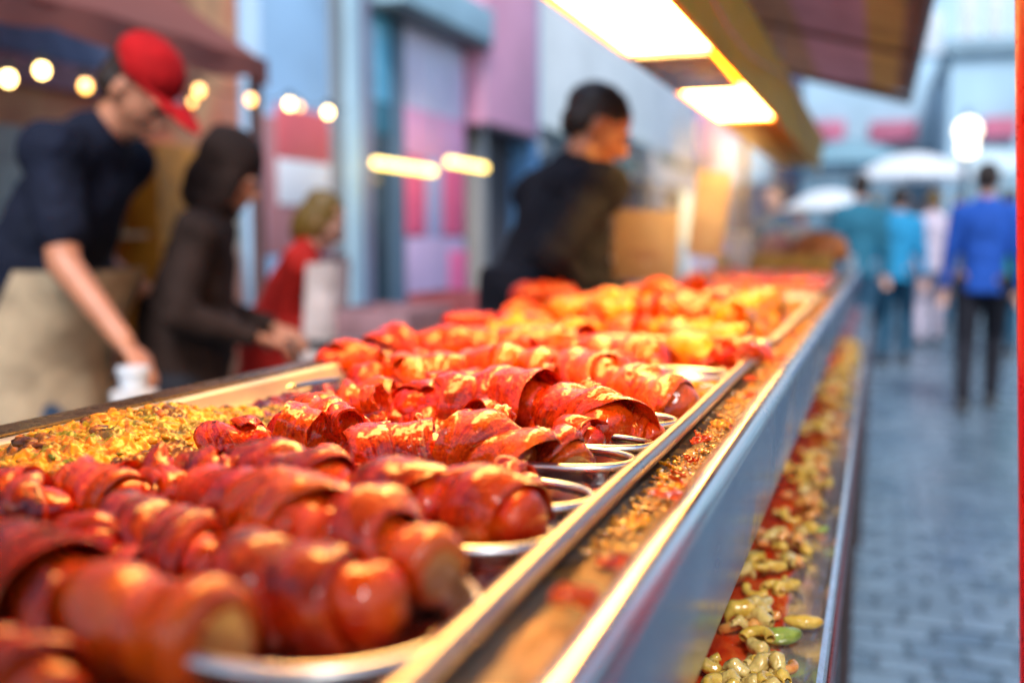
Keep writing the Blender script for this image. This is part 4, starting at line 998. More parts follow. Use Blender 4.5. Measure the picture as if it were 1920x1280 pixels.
    if hips > 1: c.capsule(hip - V((0, 0, .22 * k)), hip, .165 * k, .145 * k, 22, side=(1, 0, 0), flat=.85)
    for S, el, wr in arms:
        if sleeve == 'short': c.capsule(S, S.lerp(el, .72), .070 * k, .062 * k, 14)
        else: c.capsule(S, el, .068 * k, .056 * k, 14); c.capsule(el, wr - (wr - el).normalized() * .02, .056 * k, .042 * k, 14)
    co = c.build(cols.get('topname', 'jacket'), m, t); remesh(co, vox, 5)
    dt = co.modifiers.new('d', 'DISPLACE'); tx = bpy.data.textures.new('folds', 'CLOUDS'); tx.noise_scale = .09; dt.texture = tx; dt.strength = .022; dt.mid_level = .45; bake(co)
    c = MB(); c.capsule(hip - V((.05, 0, .0)), hip + V((.05, 0, .0)), .116 * k, .116 * k, 16)
    for hj, kn, ft in legs:
        c.capsule(hj, kn, .102 * k, .074 * k, 16); c.capsule(kn, ft + V((0, 0, .02)), .074 * k, .060 * k, 16)
    po = c.build('trousers', cols.get('legs'), t); remesh(po, vox * 1.2, 4)
    for hj, kn, ft in legs:
        c = MB(); c.capsule(V((ft.x, ft.y - .04, .045)), V((ft.x, ft.y + .16, .038)), .046, .040, 14); c.box((ft.x - .046, ft.y - .085, 0), (ft.x + .046, ft.y + .20, .03), .008)
        so_ = c.build('shoe', shoe_m, t)
    # --- hair / hats
    def HE(mb, off, rx, ry, rz, tilt=0): mb.ell(hc + rot @ (V(off) * k), rx * k, ry * k, rz * k, rot @ Matrix.Rotation(tilt, 3, 'X'), 24, 14)
    if hair in ('short', 'long', 'cap'):
        c = MB(); HE(c, (0, -.024, .048), .080, .098, .081, -.12)
        if hair == 'long': HE(c, (0, -.05, -.03), .085, .075, .13); HE(c, (.055, -.01, -.02), .03, .055, .09); HE(c, (-.055, -.01, -.02), .03, .055, .09)
        elif hair == 'short': HE(c, (0, -.045, .005), .074, .060, .075)
        else: HE(c, (0, -.045, -.01), .080, .066, .07)
        ho = c.build('hair', cols.get('hair'), t); remesh(ho, .007, 2)
        dt = ho.modifiers.new('d', 'DISPLACE'); tx = bpy.data.textures.new('locks', 'CLOUDS'); tx.noise_scale = .02; dt.texture = tx; dt.strength = .012; dt.mid_level = .4; bake(ho)
    if hair == 'cap':
        c = MB(); HE(c, (0, -.014, .066), .086, .104, .078, -.08); c.add([], [])
        cap = c.build('cap', cols['cap'], t)
        c = MB(); vs = []; fs = []; nn = 16
        for i in range(nn + 1):
            a = math.pi * i / nn
            for rr_, dz in ((.085, .0), (.085 + .085 * math.sin(a), -.018 * math.sin(a))):
                for th in (0, -.004): vs.append(hc + rot @ (V((math.cos(a) * .086, .03 + math.sin(a) * (rr_ + .0), .055 + dz + th)) * k))
        for i in range(nn):
            a = i * 4
            for q in ((0, 2, 3, 1),): pass
            fs += [(a, a + 2, a + 6, a + 4), (a + 1, a + 5, a + 7, a + 3), (a + 2, a + 3, a + 7, a + 6), (a, a + 4, a + 5, a + 1)]
        c.add(vs, fs).build('peak', cols['cap'], cap)
    if hair == 'hood':
        c = MB(); HE(c, (0, -.03, .05), .108, .118, .112); HE(c, (0, -.075, .09), .06, .07, .06); HE(c, (0, -.05, -.05), .108, .095, .12); HE(c, (0, -.02, -.12), .115, .11, .065); HE(c, (.075, .02, -.04), .03, .06, .10); HE(c, (-.075, .02, -.04), .03, .06, .10)
        hd = c.build('hood', m, t); remesh(hd, .009, 4)
    return t, arms, hc
shoe_m = mat_plain('shoe_leather', (.03, .025, .025), .4); mat_eye = mat_plain('eye', (.05, .03, .025), .2, .1)
hair_d = mat_plain('hair_dark', (.025, .014, .010), .5, .4, 60); hair_b = mat_plain('hair_olive_brown', (.16, .09, .012), .5, .4, 60)
navy = cloth_m('navy_cloth', (.008, .011, .026)); jeans = cloth_m('blue_jeans', (.04, .07, .13)); brown = cloth_m('brown_jacket', (.030, .016, .013)); black = cloth_m('black_jacket', (.009, .010, .018))
redc = cloth_m('red_shirt', (.50, .02, .015)); blackt = cloth_m('dark_trousers', (.02, .02, .028)); blue = cloth_m('royal_blue_jacket', (.02, .09, .42)); teal = cloth_m('teal_jacket', (.03, .16, .24)); cyan = cloth_m('cyan_shirt', (.03, .30, .55)); pale = cloth_m('pale_pink_shirt', (.60, .52, .62)); dteal = cloth_m('dark_teal', (.02, .08, .14)); lblue = cloth_m('light_blue_trousers', (.10, .24, .36))
def gpos(px, py_feet_unused, D):
    p = on_d(px, 445, D); return Vector((p.x, p.y, 0))
def local(t, p):
    m = Matrix.Rotation(-t[1], 3, 'Z'); q = m @ (Vector(p) - t[0]); return q
# vendor in the red cap, stooping over the counter
b0 = gpos(58, 0, 2.85); rz0 = R(-78)
hL = local((b0, rz0), on_d(290, 560, 3.15)); hR = local((b0, rz0), on_d(232, 640, 2.5))
v, arms, _ = person('vendor in a red cap and navy short-sleeved shirt stooping over his work', b0, rz0, 1.86, lean=R(26), nod=R(32), turn=R(-8), hands=(hL, hR), sleeve='short', hair='cap', vox=.010, fat=1.35, hint=(.2, -.35, -1),
       cols={'top': navy, 'topname': 'shirt', 'legs': jeans, 'hair': hair_d, 'cap': cloth_m('red_cap', (.55, .008, .010))})
# his beige apron as a cloth panel
ap = MB(); vs = []; fs = []
for i in range(13):
    for j in range(15):
        a = R(-112 + 224 * i / 12); z = .58 + .58 * j / 14; rr = .215 + .012 * math.sin(i * 2.1) * (1 - j / 14) + .02 * (1 - j / 14)
        vs.append((rr * math.sin(a) * 1.0, rr * math.cos(a) * .8 + .01 + .50 * max(0, z - .90), z))
for i in range(12):
    for j in range(14): a = i * 15 + j; fs.append((a, a + 1, a + 16, a + 15))
n0 = len(vs); vs2 = [(x * .985, y * .985, z) for x, y, z in vs]; fs += [tuple(q + n0 for q in reversed(f)) for f in fs]
ap.add(vs + vs2, fs).build('apron', cloth_m('beige_apron', (.46, .34, .22)), v)
# second vendor in a hooded brown jacket
b1 = gpos(335, 0, 3.1); rz1 = R(-62)
v1, _, _ = person('vendor in a dark brown hooded jacket bending over the prep table', b1, rz1, 1.56, lean=R(13), nod=R(24), turn=R(-14), hands=(local((b1, rz1), on_d(510, 612, 3.3)), local((b1, rz1), on_d(475, 630, 3.0))), hair='hood', hips=1.3, vox=.011, fat=1.42, skin=SK,
       cols={'top': brown, 'legs': blackt})
# third vendor in red and white
b2 = gpos(515, 0, 3.7); rz2 = R(-60)
v2, _, _ = person('olive-haired vendor in a red shirt with a white apron bib', b2, rz2, 1.43, lean=R(16), nod=R(26), turn=R(-14), hands=(local((b2, rz2), on_d(640, 600, 4.1)), local((b2, rz2), on_d(610, 600, 3.8))), hair='long', vox=.012, skin=SK2, fat=1.5,
       cols={'top': redc, 'topname': 'shirt', 'legs': blackt, 'hair': hair_b})
bib = MB(); vs = []; fs = []
for i in range(11):
    for j in range(13):
        a = R(-105 + 210 * i / 10); z = .66 + .50 * j / 12; yy_ = .135 + .30 * math.tan(R(14)) * max(0, z - .85)
        vs.append((.23 * math.sin(a), .12 * math.cos(a) + yy_ + .0, z))
for i in range(10):
    for j in range(12): a = i * 13 + j; fs.append((a, a + 1, a + 14, a + 13))
n0 = len(vs); vs2 = [(x, y - .006, z) for x, y, z in vs]; fs += [tuple(q + n0 for q in reversed(f)) for f in fs]
bib.add(vs + vs2, fs).build('apron', cloth_m('white_apron', (.72, .62, .62)), v2)
# man in the dark jacket behind the counter
b3 = gpos(1024, 0, 3.05); rz3 = R(-48)
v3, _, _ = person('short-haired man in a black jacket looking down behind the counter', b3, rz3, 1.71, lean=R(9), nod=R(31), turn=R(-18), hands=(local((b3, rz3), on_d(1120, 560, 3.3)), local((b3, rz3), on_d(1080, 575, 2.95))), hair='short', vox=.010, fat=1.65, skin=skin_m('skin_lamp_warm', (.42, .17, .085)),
       cols={'top': black, 'legs': blackt, 'hair': hair_d})
v3.scale = (1.16, 1.12, 1.0)
MB().lathe([(.072, -.02), (.082, .0), (.080, .035), (.070, .045), (.064, .03), (.066, -.01)], c=(0, .115, 1.395), seg=24).build('collar', cloth_m('olive_collar', (.28, .20, .02)), v3)
# passers-by in the street
for px, D, H, rz, cl, lab, hr in [
    (1846, 7.2, 1.76, -6, (blue, blackt, hair_d), 'passer-by in a royal blue jacket walking away along the cobbles', 'short'),
    (1612, 9.4, 1.82, 10, (teal, lblue, hair_d), 'passer-by in a dark teal jacket closest to the end of the counter', 'short'),
    (1684, 9.8, 1.72, -8, (cyan, dteal, hair_d), 'passer-by in a bright cyan shirt beside the teal jacket', 'short'),
    (1748, 11.5, 1.76, 0, (pale, pale, hair_b), 'passer-by in pale pink clothes between the cyan shirt and the blue jacket', 'short'),
    (1795, 13.5, 1.75, 170, (pale, dteal, hair_b), 'distant passer-by in a pale top coming towards the stall', 'long'),
    (1455, 9.0, 1.70, 150, (dteal, blackt, hair_d), 'dark figure standing behind the far end of the counter', 'short'),
    (1500, 12.5, 1.68, 90, (cloth_m('pink_top', (.5, .2, .25)), dteal, hair_b), 'distant shopper in a pink top under the white umbrella', 'long'),
    (1640, 14.5, 1.80, 20, (pale, dteal, hair_b), 'distant shopper in a white top seen between the teal and cyan people', 'short'),
    (1585, 12.5, 1.74, 20, (dteal, blackt, hair_d), 'dark-clothed passer-by left of the teal jacket, far along the street', 'long'),
    (1715, 15.5, 1.78, -10, (cloth_m('grey_coat', (.25, .27, .33)), dteal, hair_d), 'far passer-by in a grey coat under the wide white umbrella', 'short'),
    (1870, 16.5, 1.74, 10, (pale, blackt, hair_b), 'farthest passer-by in a pale top at the right', 'long'),
    (1890, 10.5, 1.72, 0, (cloth_m('green_top', (.03, .22, .12)), dteal, hair_d), 'passer-by in a green top partly hidden behind the blue jacket', 'long')]:
    k = H / 1.75
    person(lab, gpos(px, 0, D), R(rz), H, lean=R(3), nod=R(4), hands=(Vector((-.26, .06, .82 * k)), Vector((.26, .02, .80 * k))), cols={'top': cl[0], 'legs': cl[1], 'hair': cl[2]}, hair=hr, vox=.016, stance=(.09, .05 + .16 * (abs(px * 7 + D * 3) % 1.0 if 0 else ((px * 13) % 10) / 10), 0), skin=SK2)

# ------------------------------------------------------------------ prep table and clutter
t = empty('prep_table', (-1.72, 4.0, 0)); tag(t, 'steel prep table where the vendors work behind the counter', 'table')
loc_mb(MB().box((-1.98, 3.05, .86), (-1.45, 5.3, .89), .004), 'tabletop', M['steel_tray'], t)
for x in (-1.94, -1.49):
    for y in (3.1, 5.25): loc_mb(MB().box((x - .02, y - .02, 0), (x + .02, y + .02, .859), .003), 'leg', M['steel_tray'], t)
loc_mb(MB().box((-1.96, 3.1, .25), (-1.47, 5.25, .27)), 'under_shelf', M['steel_tray'], t)
def crate(c, sx, sy, sz, m, label, name='plastic_crate', cat='crate'):
    t = empty(name, c); tag(t, label, cat); w_ = .008
    MB().box((-sx, -sy, 0), (sx, sy, w_)).build('crate_base', m, t)
    for a, b in (((-sx, -sy, w_), (sx, -sy + w_, sz)), ((-sx, sy - w_, w_), (sx, sy, sz)), ((-sx, -sy + w_, w_), (-sx + w_, sy - w_, sz)), ((sx - w_, -sy + w_, w_), (sx, sy - w_, sz))): MB().box(a, b, .002).build('side', m, t)
    return t
crate((-1.72, 3.35, .89), .17, .20, .10, mat_plain('pink_crate', (.34, .19, .22), .5), 'pinkish plastic crate at the near end of the prep table')
crate((-1.66, 3.88, .89), .16, .18, .13, mat_plain('red_crate', (.30, .07, .08), .5), 'red plastic crate in the middle of the prep table')
crate((-1.60, 4.55, .89), .13, .45, .09, M['steel_tray'], 'long bluish steel bin at the far end of the prep table', 'steel_bin', 'bin')
p = on_d(250, 705, 2.3)
t = empty('stool', (p.x, p.y, 0)); tag(t, 'small white-topped stand in front of the capped vendor', 'stand')
MB().lathe([(.001, p.z - .06), (.05, p.z - .06), (.052, p.z - .035), (.001, p.z - .035)], seg=24).build('stand_top', mat_plain('white_top', (.7, .68, .68), .4), t); MB().sweep([(0, 0, 0), (0, 0, p.z - .06)], .015, 12).build('pole', M['steel_tray'], t)
MB().lathe([(.001, 0), (.14, 0), (.14, .01), (.02, .02)], seg=24).build('foot', M['steel_tray'], t)
tub((p.x, p.y, p.z - .034), .035, .05, 'white cup under the hand of the capped vendor', name='paper_cup', cat='cup')

# ------------------------------------------------------------------ the stall behind the vendors
XB = -3.9
def zat(px, py, x): return on_x(px, py, x).z
def stall_b():
    t = empty('market_stall', (-3.5, 2.8, 0)); tag(t, 'warm-toned market stall with a brown red canopy behind the vendors', 'stall')
    bw = NT('stall_back_warm_glow'); o = bw.coord('Object', (1, 1, .5)); 
    col = bw.ramp(bw.noise(o, 1.4, 3, .5, .4), [(.32, (.30, .10, .06)), (.45, (.75, .38, .18)), (.55, (.70, .20, .10)), (.68, (.42, .36, .28))]); bw.set(Base_Color=col, Roughness=.8)  # orange and beige tones, with the interior's warm glow put into them
    loc_mb(MB().box((XB - .06, -.8, 0), (XB, 5.52, 4.0)), 'back_panel', bw.m, t)
    YE2 = on_x(503, 200, -2.55).y
    cn = cloth_m('canopy_brown', (.42, .15, .12), thin=.5); cb = cloth_m('canopy_greyblue', (.17, .20, .30)); mv = cloth_m('canopy_mauve', (.42, .22, .24))
    # canopy slope with a front valance
    vs = []; fs = []; ny = 40; x0, z0, x1, z1 = -2.55, 2.0, XB - .1, 3.1
    for j in range(ny + 1):
        y = -1.0 + (YE2 + 1.0) * j / ny
        for i in range(9):
            u = i / 8; vs.append((x0 + (x1 - x0) * u, y, z0 + (z1 - z0) * u - .05 * math.sin(math.pi * u) + .012 * math.sin(y * 5)))
    for j in range(ny):
        for i in range(8): a = j * 9 + i; fs.append((a, a + 1, a + 10, a + 9))
    n0 = len(vs); vs += [(x, y, z + .006) for x, y, z in vs]; fs += [tuple(q + n0 for q in reversed(f)) for f in fs]
    loc_mb(MB().add(vs, fs), 'canopy', cn, t)
    vs = []; fs = []
    for j in range(121):
        y = -1.0 + (YE2 + 1.0) * j / 120; d = .012 * math.sin(y * 14); zb = 1.93 - .03 * abs(math.sin(y * 6))
        vs += [(-2.55 + d, y, 2.02), (-2.55 + d, y, zb), (-2.545 + d, y, zb), (-2.545 + d, y, 2.02)]
    for j in range(120):
        for k in range(4): fs.append((j * 4 + k, j * 4 + (k + 1) % 4, j * 4 + 4 + (k + 1) % 4, j * 4 + 4 + k))
    loc_mb(MB().add(vs, fs), 'valance', cn, t)
    loc_mb(MB().box((XB + .01, -.8, 2.12), (XB + .05, 4.9, 2.45)), 'fascia', cb, t)
    loc_mb(MB().box((XB + .01, -.8, 1.98), (XB + .06, 4.9, 2.11)), 'fascia', mv, t)
    pm = mat_plain('post_dark', (.15, .08, .08), .5)
    for y in (YE2 - .03,): loc_mb(MB().box((-2.62, y - .02, 0), (-2.57, y + .02, 2.0), .004), 'post', pm, t)
    loc_mb(MB().box((-2.62, -.9, 0), (-2.57, -.86, 2.0), .004), 'post', pm, t)
    # shelves and counter of the stall
    sw = mat_plain('shelf_wood', (.40, .21, .09), .6)
    for z in (.95, 1.25, 1.55): loc_mb(MB().box((XB + .001, 1.2, z), (XB + .28, 4.3, z + .025), .003), 'shelf', sw, t)
    loc_mb(MB().box((XB + .001, 4.36, 0), (XB + .3, 4.9, 1.75), .004), 'cupboard', mat_plain('ochre_door', (.55, .20, .012), .5), t)
    loc_mb(MB().box((XB + .02, 1.3, .0), (XB + .5, 2.6, .93), .004), 'cupboard', mat_plain('cupboard_grey', (.12, .14, .14), .5), t)
    loc_mb(MB().box((XB + .02, 2.95, .0), (XB + .45, 3.35, 1.72), .004), 'cupboard', mat_plain('fridge_greygreen', (.30, .36, .34), .4), t)
    jr = random.Random(5); jc = [(.55, .30, .10), (.50, .10, .05), (.45, .40, .30), (.12, .25, .18), (.60, .45, .15)]; ms = [mat_plain('jar_%s' % n, c, .3) for n, c in zip(('amber', 'red', 'cream', 'green', 'yellow'), jc)]
    for z in (.975, 1.275, 1.575):
        y = 1.3
        while y < 4.2:
            if 2.9 < y < 3.4: y += .1; continue
            k = jr.randrange(5); r = jr.uniform(.04, .07); h = jr.uniform(.12, .22)
            o = MB().lathe([(.001, 0), (r, 0), (r, h * .75), (r * .6, h * .85), (r * .6, h), (.001, h)], seg=16).build('jar', ms[k]); o.location = (XB + .15, y, z)
            tag(o, '%s jar on the %s shelf of the stall behind the vendors' % (('amber', 'red', 'cream', 'green', 'yellow')[k], {.975: 'lowest', 1.275: 'middle', 1.575: 'top'}[z]), 'jar', 'jars on the stall shelves'); y += r * 2 + jr.uniform(.02, .14)
stall_b()
# string lights
XS = -2.5
bulb_m = mat_emit('bulb_warm', (1.0, .46, .07), 7.0)
bulb_w = mat_emit('bulb_white', (1.0, .66, .22), 16.0)
pts = [(-70, 150), (15, 135), (78, 120), (160, 150), (223, 130), (373, 160), (470, 178), (543, 187), (615, 203), (660, 206)]
P3 = [on_x(a, b, XS) for a, b in pts]
desc = {1: 'cut by the left edge of the view', 2: 'at the highest point of the string, left of the cap', 3: 'amber, just above the navy collar', 4: 'touching the back of the red cap', 5: 'amber, right of the red cap', 6: 'amber, above the hooded vendor', 7: 'white, in front of the dark canopy post', 8: 'at the right end of the string before the glass door'}
cord = MB(); cp = []
for i in range(len(P3) - 1):
    for k in range(6):
        u = k / 6; cp.append(P3[i].lerp(P3[i + 1], u) + Vector((0, 0, .035 - .05 * math.sin(math.pi * u))))
cord.sweep(cp, .003, 6); tag(cord.build('light_cord', mat_plain('black_cord', (.01, .01, .01), .5)), 'dark sagging cord carrying the warm string light bulbs', 'cord')
def bulb(p, r, m, label):
    t = empty('string_bulb', p); tag(t, label, 'light bulb', 'warm bulbs of the string lights')
    MB().ell((0, 0, 0), r, r, r * 1.15, None, 16, 10).build('glass', m, t); MB().lathe([(.001, r * 1.0), (r * .5, r * 1.0), (r * .5, r + .035), (.001, r + .035)], seg=14).build('socket', mat_plain('socket_black', (.01, .01, .01), .5), t)
for i in range(1, 9): bulb(P3[i] + Vector((0, 0, -.02)), .019, bulb_w if i in (1, 2, 4, 7, 8) else bulb_m, 'round string bulb ' + desc[i])
for a, b, l in ((360, 192, 'smaller fainter bulb just below the amber one right of the cap'), (562, 200, 'smaller fainter bulb half hidden behind the white one by the post')):
    bulb(on_x(a, b, -3.3), .016, bulb_m, l)

# ------------------------------------------------------------------ the row of shop fronts on the left
XF = -3.75
def Yx(px, x=None): return on_x(px, 445, XF if x is None else x).y
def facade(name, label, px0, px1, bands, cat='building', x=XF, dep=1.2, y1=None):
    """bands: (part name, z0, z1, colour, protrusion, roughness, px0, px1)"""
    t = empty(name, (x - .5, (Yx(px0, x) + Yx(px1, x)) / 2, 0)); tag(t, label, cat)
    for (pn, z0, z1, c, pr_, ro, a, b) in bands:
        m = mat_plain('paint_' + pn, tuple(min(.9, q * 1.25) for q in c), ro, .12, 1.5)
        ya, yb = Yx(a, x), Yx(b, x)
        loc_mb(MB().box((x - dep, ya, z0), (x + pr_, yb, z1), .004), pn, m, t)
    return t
zA = lambda px, py: zat(px, py, XF)
# pale blue glass-fronted shop
facade('glass_shop', 'pale blue shop front with glass door panels behind the string lights', 498, 757, [
    ('wall', 0, 4.5, (.34, .52, .74), 0, .5, 498, 645),
    ('poster', zA(560, 300), zA(560, 205), (.72, .12, .13), .010, .6, 522, 618),
    ('poster', zA(560, 385), zA(560, 302), (.78, .70, .74), .011, .6, 522, 618),
    ('plinth', 0, zA(560, 480), (.10, .03, .035), .05, .6, 522, 640), ('lower_wall', zA(560, 480) + .01, zA(560, 228), (.42, .17, .17), .004, .6, 499, 622),
    ('pillar', 0, 4.5, (.20, .22, .24), .04, .5, 622, 640),
    ('pillar', 0, 4.5, (.36, .50, .58), .07, .4, 645, 668), ('pillar', 0, 4.5, (.22, .20, .28), .05, .5, 670, 690),
    ('door_glass', zA(718, 190), 4.4, (.13, .46, .66), -.02, .12, 690, 740), ('door_glass', zA(718, 250), zA(718, 190), (.02, .15, .22), -.03, .12, 690, 740),
    ('door_glass', 0.1, zA(718, 250), (.035, .055, .07), -.04, .12, 690, 740), ('door_frame', 0, 4.5, (.08, .13, .19), .02, .4, 740, 757)], cat='shop')
facade('banner_shop', 'shop front with a tall lavender and pink banner under a steel beam', 757, 990, [
    ('wall', 0, 4.6, (.30, .24, .34), -.05, .6, 757, 872),
    ('banner', zA(815, 215), zA(815, 60), (.62, .56, .82), .02, .6, 760, 868), ('banner', zA(815, 300), zA(815, 215), (.80, .32, .50), .021, .6, 760, 868),
    ('banner', zA(790, 440), zA(790, 300), (.82, .10, .20), .022, .6, 762, 795), ('banner', zA(850, 440), zA(850, 300), (.82, .10, .20), .022, .6, 828, 868),
    ('banner', zA(815, 445), zA(815, 300), (.36, .34, .52), .021, .6, 795, 828), ('banner', 0.2, zA(815, 445), (.42, .30, .46), .020, .6, 760, 868),
    ('banner', .5, zA(845, 470), (.70, .12, .26), .024, .6, 838, 872),
    ('beam', zA(800, 55), zA(800, -12), (.26, .40, .48), .30, .4, 700, 872),
    ('beam', zA(800, 66), zA(800, 56), (.03, .05, .06), .28, .4, 700, 872),
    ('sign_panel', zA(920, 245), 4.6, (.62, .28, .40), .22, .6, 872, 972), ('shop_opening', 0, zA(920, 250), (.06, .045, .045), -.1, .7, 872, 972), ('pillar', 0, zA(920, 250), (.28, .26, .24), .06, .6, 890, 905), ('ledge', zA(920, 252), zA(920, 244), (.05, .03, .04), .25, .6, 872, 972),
    ('drainpipe', 0, 6, (.13, .28, .48), .12, .5, 974, 992)], cat='shop')
ywl = Yx(996)
tw = facade('white_building', 'tall plain white building side standing beyond the man in the black jacket', 996, 1304, [
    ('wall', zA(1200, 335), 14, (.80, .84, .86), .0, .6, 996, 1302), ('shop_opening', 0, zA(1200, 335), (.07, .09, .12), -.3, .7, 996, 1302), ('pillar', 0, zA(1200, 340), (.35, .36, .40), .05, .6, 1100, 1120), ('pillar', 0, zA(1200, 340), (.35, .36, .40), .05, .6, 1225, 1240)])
for i, (a, b) in enumerate(((1010, 1090), (1130, 1215))):
    t = empty('shop_awning', (XF, (Yx(a) + Yx(b)) / 2, 3)); tag(t, ['nearer grey green awning on the white building', 'farther grey green awning on the white building'][i], 'awning')
    z0 = zA((a + b) / 2, 300); vs = [(XF, Yx(a), z0 + .35), (XF, Yx(b), z0 + .35), (XF + .8, Yx(b), z0), (XF + .8, Yx(a), z0), (XF + .8, Yx(b), z0 - .15), (XF + .8, Yx(a), z0 - .15)]
    mb = MB().add(vs, [(0, 1, 2, 3), (3, 2, 4, 5)]); o = loc_mb(mb, 'cloth', cloth_m('awning_greygreen', (.16, .22, .20)), t, smooth=False)
    loc_mb(MB().sweep([(XF, Yx(a), z0), (XF + .8, Yx(a), z0)], .02, 6), 'arm', M['steel_tray'], t)
# yellow tube lights in front of the banner
for i, (a, b, y) in enumerate(((704, 812, 305), (842, 909, 303))):
    t_ = on_x(a, y, XF + .45); u_ = on_x(b, y, XF + .45); u_.z = t_.z
    e = empty('tube_light', (t_ + u_) / 2); tag(e, ['longer glowing yellow tube light left of the banner middle', 'shorter glowing yellow tube light right of the banner middle'][i], 'tube light')
    loc_mb(MB().sweep([t_, u_], .028, 12), 'tube', mat_emit('tube_glow', (1.0, .66, .10), 7), e)
    for q in (t_, u_): loc_mb(MB().sweep([q + Vector((0, 0, .03)), q + Vector((0, 0, .9))], .006, 6), 'hanger', M['steel_tray'], e)

# ------------------------------------------------------------------ buildings closing the street
def block(name, label, x0, x1, y, z1, wallc, wins, extra=(), dep=6):
    t = empty(name, ((x0 + x1) / 2, y, 0)); tag(t, label, 'building')
    loc_mb(MB().box((x0, y, 0), (x1, y + dep, z1)), 'wall', mat_plain('render_' + name, wallc, .7, .18, .7), t)
    loc_mb(MB().box((x0 - .1, y - .15, z1), (x1 + .1, y + dep, z1 + .25), .02), 'cornice', mat_plain('cornice_' + name, tuple(c * .7 for c in wallc), .7), t)
    gm = mat_plain('pane_' + name, (.30, .55, .68), .1, .2, 2, metal=.3); fm = mat_plain('frame_' + name, (.55, .60, .66), .5)
    for (a, b, c, d) in wins:
        f = loc_mb(MB().box((a, y - .06, c), (b, y + .05, d), .01), 'window', fm, t)
        g = MB().box((a + .1, y - .075, c + .1), (b - .1, y - .05, d - .1)).build('pane', gm); g.parent = f; g.matrix_parent_inverse = (Matrix.Translation(-Vector(t.location)))
    for (pn, lo, hi, c) in extra: loc_mb(MB().box(lo, hi, .01), pn, mat_plain(pn + name, c, .6, .25, 2), t)
    return t
def XZ(px, py, Y): p = on_y(px, py, Y); return p.x, p.z
Y1 = 26
xa, _ = XZ(1296, 400, Y1); xb, _ = XZ(1500, 400, Y1); z1 = XZ(1400, 60, Y1)[1]
def R_(pxa, pxb, pya, pyb, Y, th): a, zb_ = XZ(pxa, pyb, Y); b, za = XZ(pxb, pya, Y); return ((a, Y - th, zb_), (b, Y - .02, za))
block('mauve_house', 'mauve and grey house at the end of the street behind the menu card', xa, xb, Y1, z1, (.38, .34, .52),
      [(XZ(a, 0, Y1)[0], XZ(b, 0, Y1)[0], XZ(0, 215, Y1)[1], XZ(0, 110, Y1)[1]) for a, b in ((1310, 1345), (1370, 1410), (1440, 1480))],
      [('shop_front', *R_(1345, 1450, 262, 345, Y1, .2), (.42, .62, .74)), ('shop_front', *R_(1300, 1340, 205, 300, Y1, .25), (.38, .20, .42)), ('dark_front', *R_(1350, 1500, 345, 440, Y1, .3), (.06, .08, .14)), ('dark_front', *R_(1455, 1498, 250, 345, Y1, .3), (.10, .12, .2))])
Y2 = 23
xa, _ = XZ(1500, 400, Y2); xb, _ = XZ(1784, 20, Y2); z1 = XZ(1600, -60, Y2)[1]
wins = []
for a in (1515, 1570, 1625, 1680, 1732):
    for pb, pt in ((205, 150), (120, 55), (20, -40)): wins.append((XZ(a, 0, Y2)[0], XZ(a + 38, 0, Y2)[0], XZ(0, pb, Y2)[1], XZ(0, pt, Y2)[1]))
block('pale_blue_house', 'pale blue house with large windows above a red shop sign', xa, xb, Y2, z1, (.36, .52, .64), wins,
      [('red_sign', *R_(1505, 1585, 228, 268, Y2, .3), (.46, .13, .22)), ('red_sign', *R_(1630, 1720, 228, 268, Y2, .3), (.46, .13, .22)), ('shop_front', *R_(1505, 1775, 280, 330, Y2, .2), (.16, .22, .28)), ('dark_front', *R_(1505, 1775, 335, 440, Y2, .25), (.14, .24, .32))])
Y3 = 19
xa, _ = XZ(1770, 400, Y3); xb = xa + 9; z1 = XZ(1850, 100, Y3)[1]
wins = []
for a in (1800, 1850, 1900, 1960, 2020, 2080):
    wins.append((XZ(a, 0, Y3)[0], XZ(a + 36, 0, Y3)[0], XZ(0, 200, Y3)[1], XZ(0, 118, Y3)[1]))
block('low_house', 'low house with cyan windows under the open sky at the right', xa, xb, Y3, z1, (.34, .50, .62), wins,
      [('red_sign', *R_(1840, 1905, 222, 262, Y3, .3), (.46, .12, .20)), ('dark_front', *R_(1790, 2100, 290, 440, Y3, .2), (.25, .38, .46))])
# street side to the right, out past the frame, seen in the steel
t = empty('red_shop', (4.5, 3, 0)); tag(t, 'dark red and grey shop row on the right hand side of the street', 'building')
loc_mb(MB().box((4.6, -8, 0), (8, 16, 3.1)), 'wall', mat_plain('shop_row', (.30, .34, .40), .7, .2, 1), t)
for k in range(6): loc_mb(MB().box((4.5, -6 + 3.5 * k, .3), (4.6, -3.4 + 3.5 * k, 2.3), .01), 'shop_window', mat_plain('shop_window_glass', (.10, .16, .22), .12), t)
loc_mb(MB().box((4.2, 1.0, 2.3), (4.6, 5.0, 2.9), .01), 'sign_board', mat_plain('red_board', (.45, .02, .03), .5), t)
# street lamp with two warm globes
p = on_y(1815, 245, 11); t = empty('street_lamp', (p.x, 11, 0)); tag(t, 'street lamp with two warm white globes above the crowd', 'street lamp')
lm = mat_plain('lamp_iron', (.10, .14, .18), .5); gl = mat_emit('globe_glow', (1.0, .82, .52), 3.5)
zt = p.z; zb_ = on_y(1813, 275, 11).z
MB().sweep([(0, .12, 0), (0, .12, zt + .2)], [.05, .03], 14).build('pole', lm, t); MB().sweep([(0, .12, zt + .2), (0, 0, zt + .2), (0, 0, zt + .10)], .015, 8).build('arm', lm, t)
MB().ell((0, 0, zt), .12, .12, .12).build('globe', gl, t); MB().ell((0, -.02, zb_ - .01), .095, .095, .095).build('globe', gl, t)
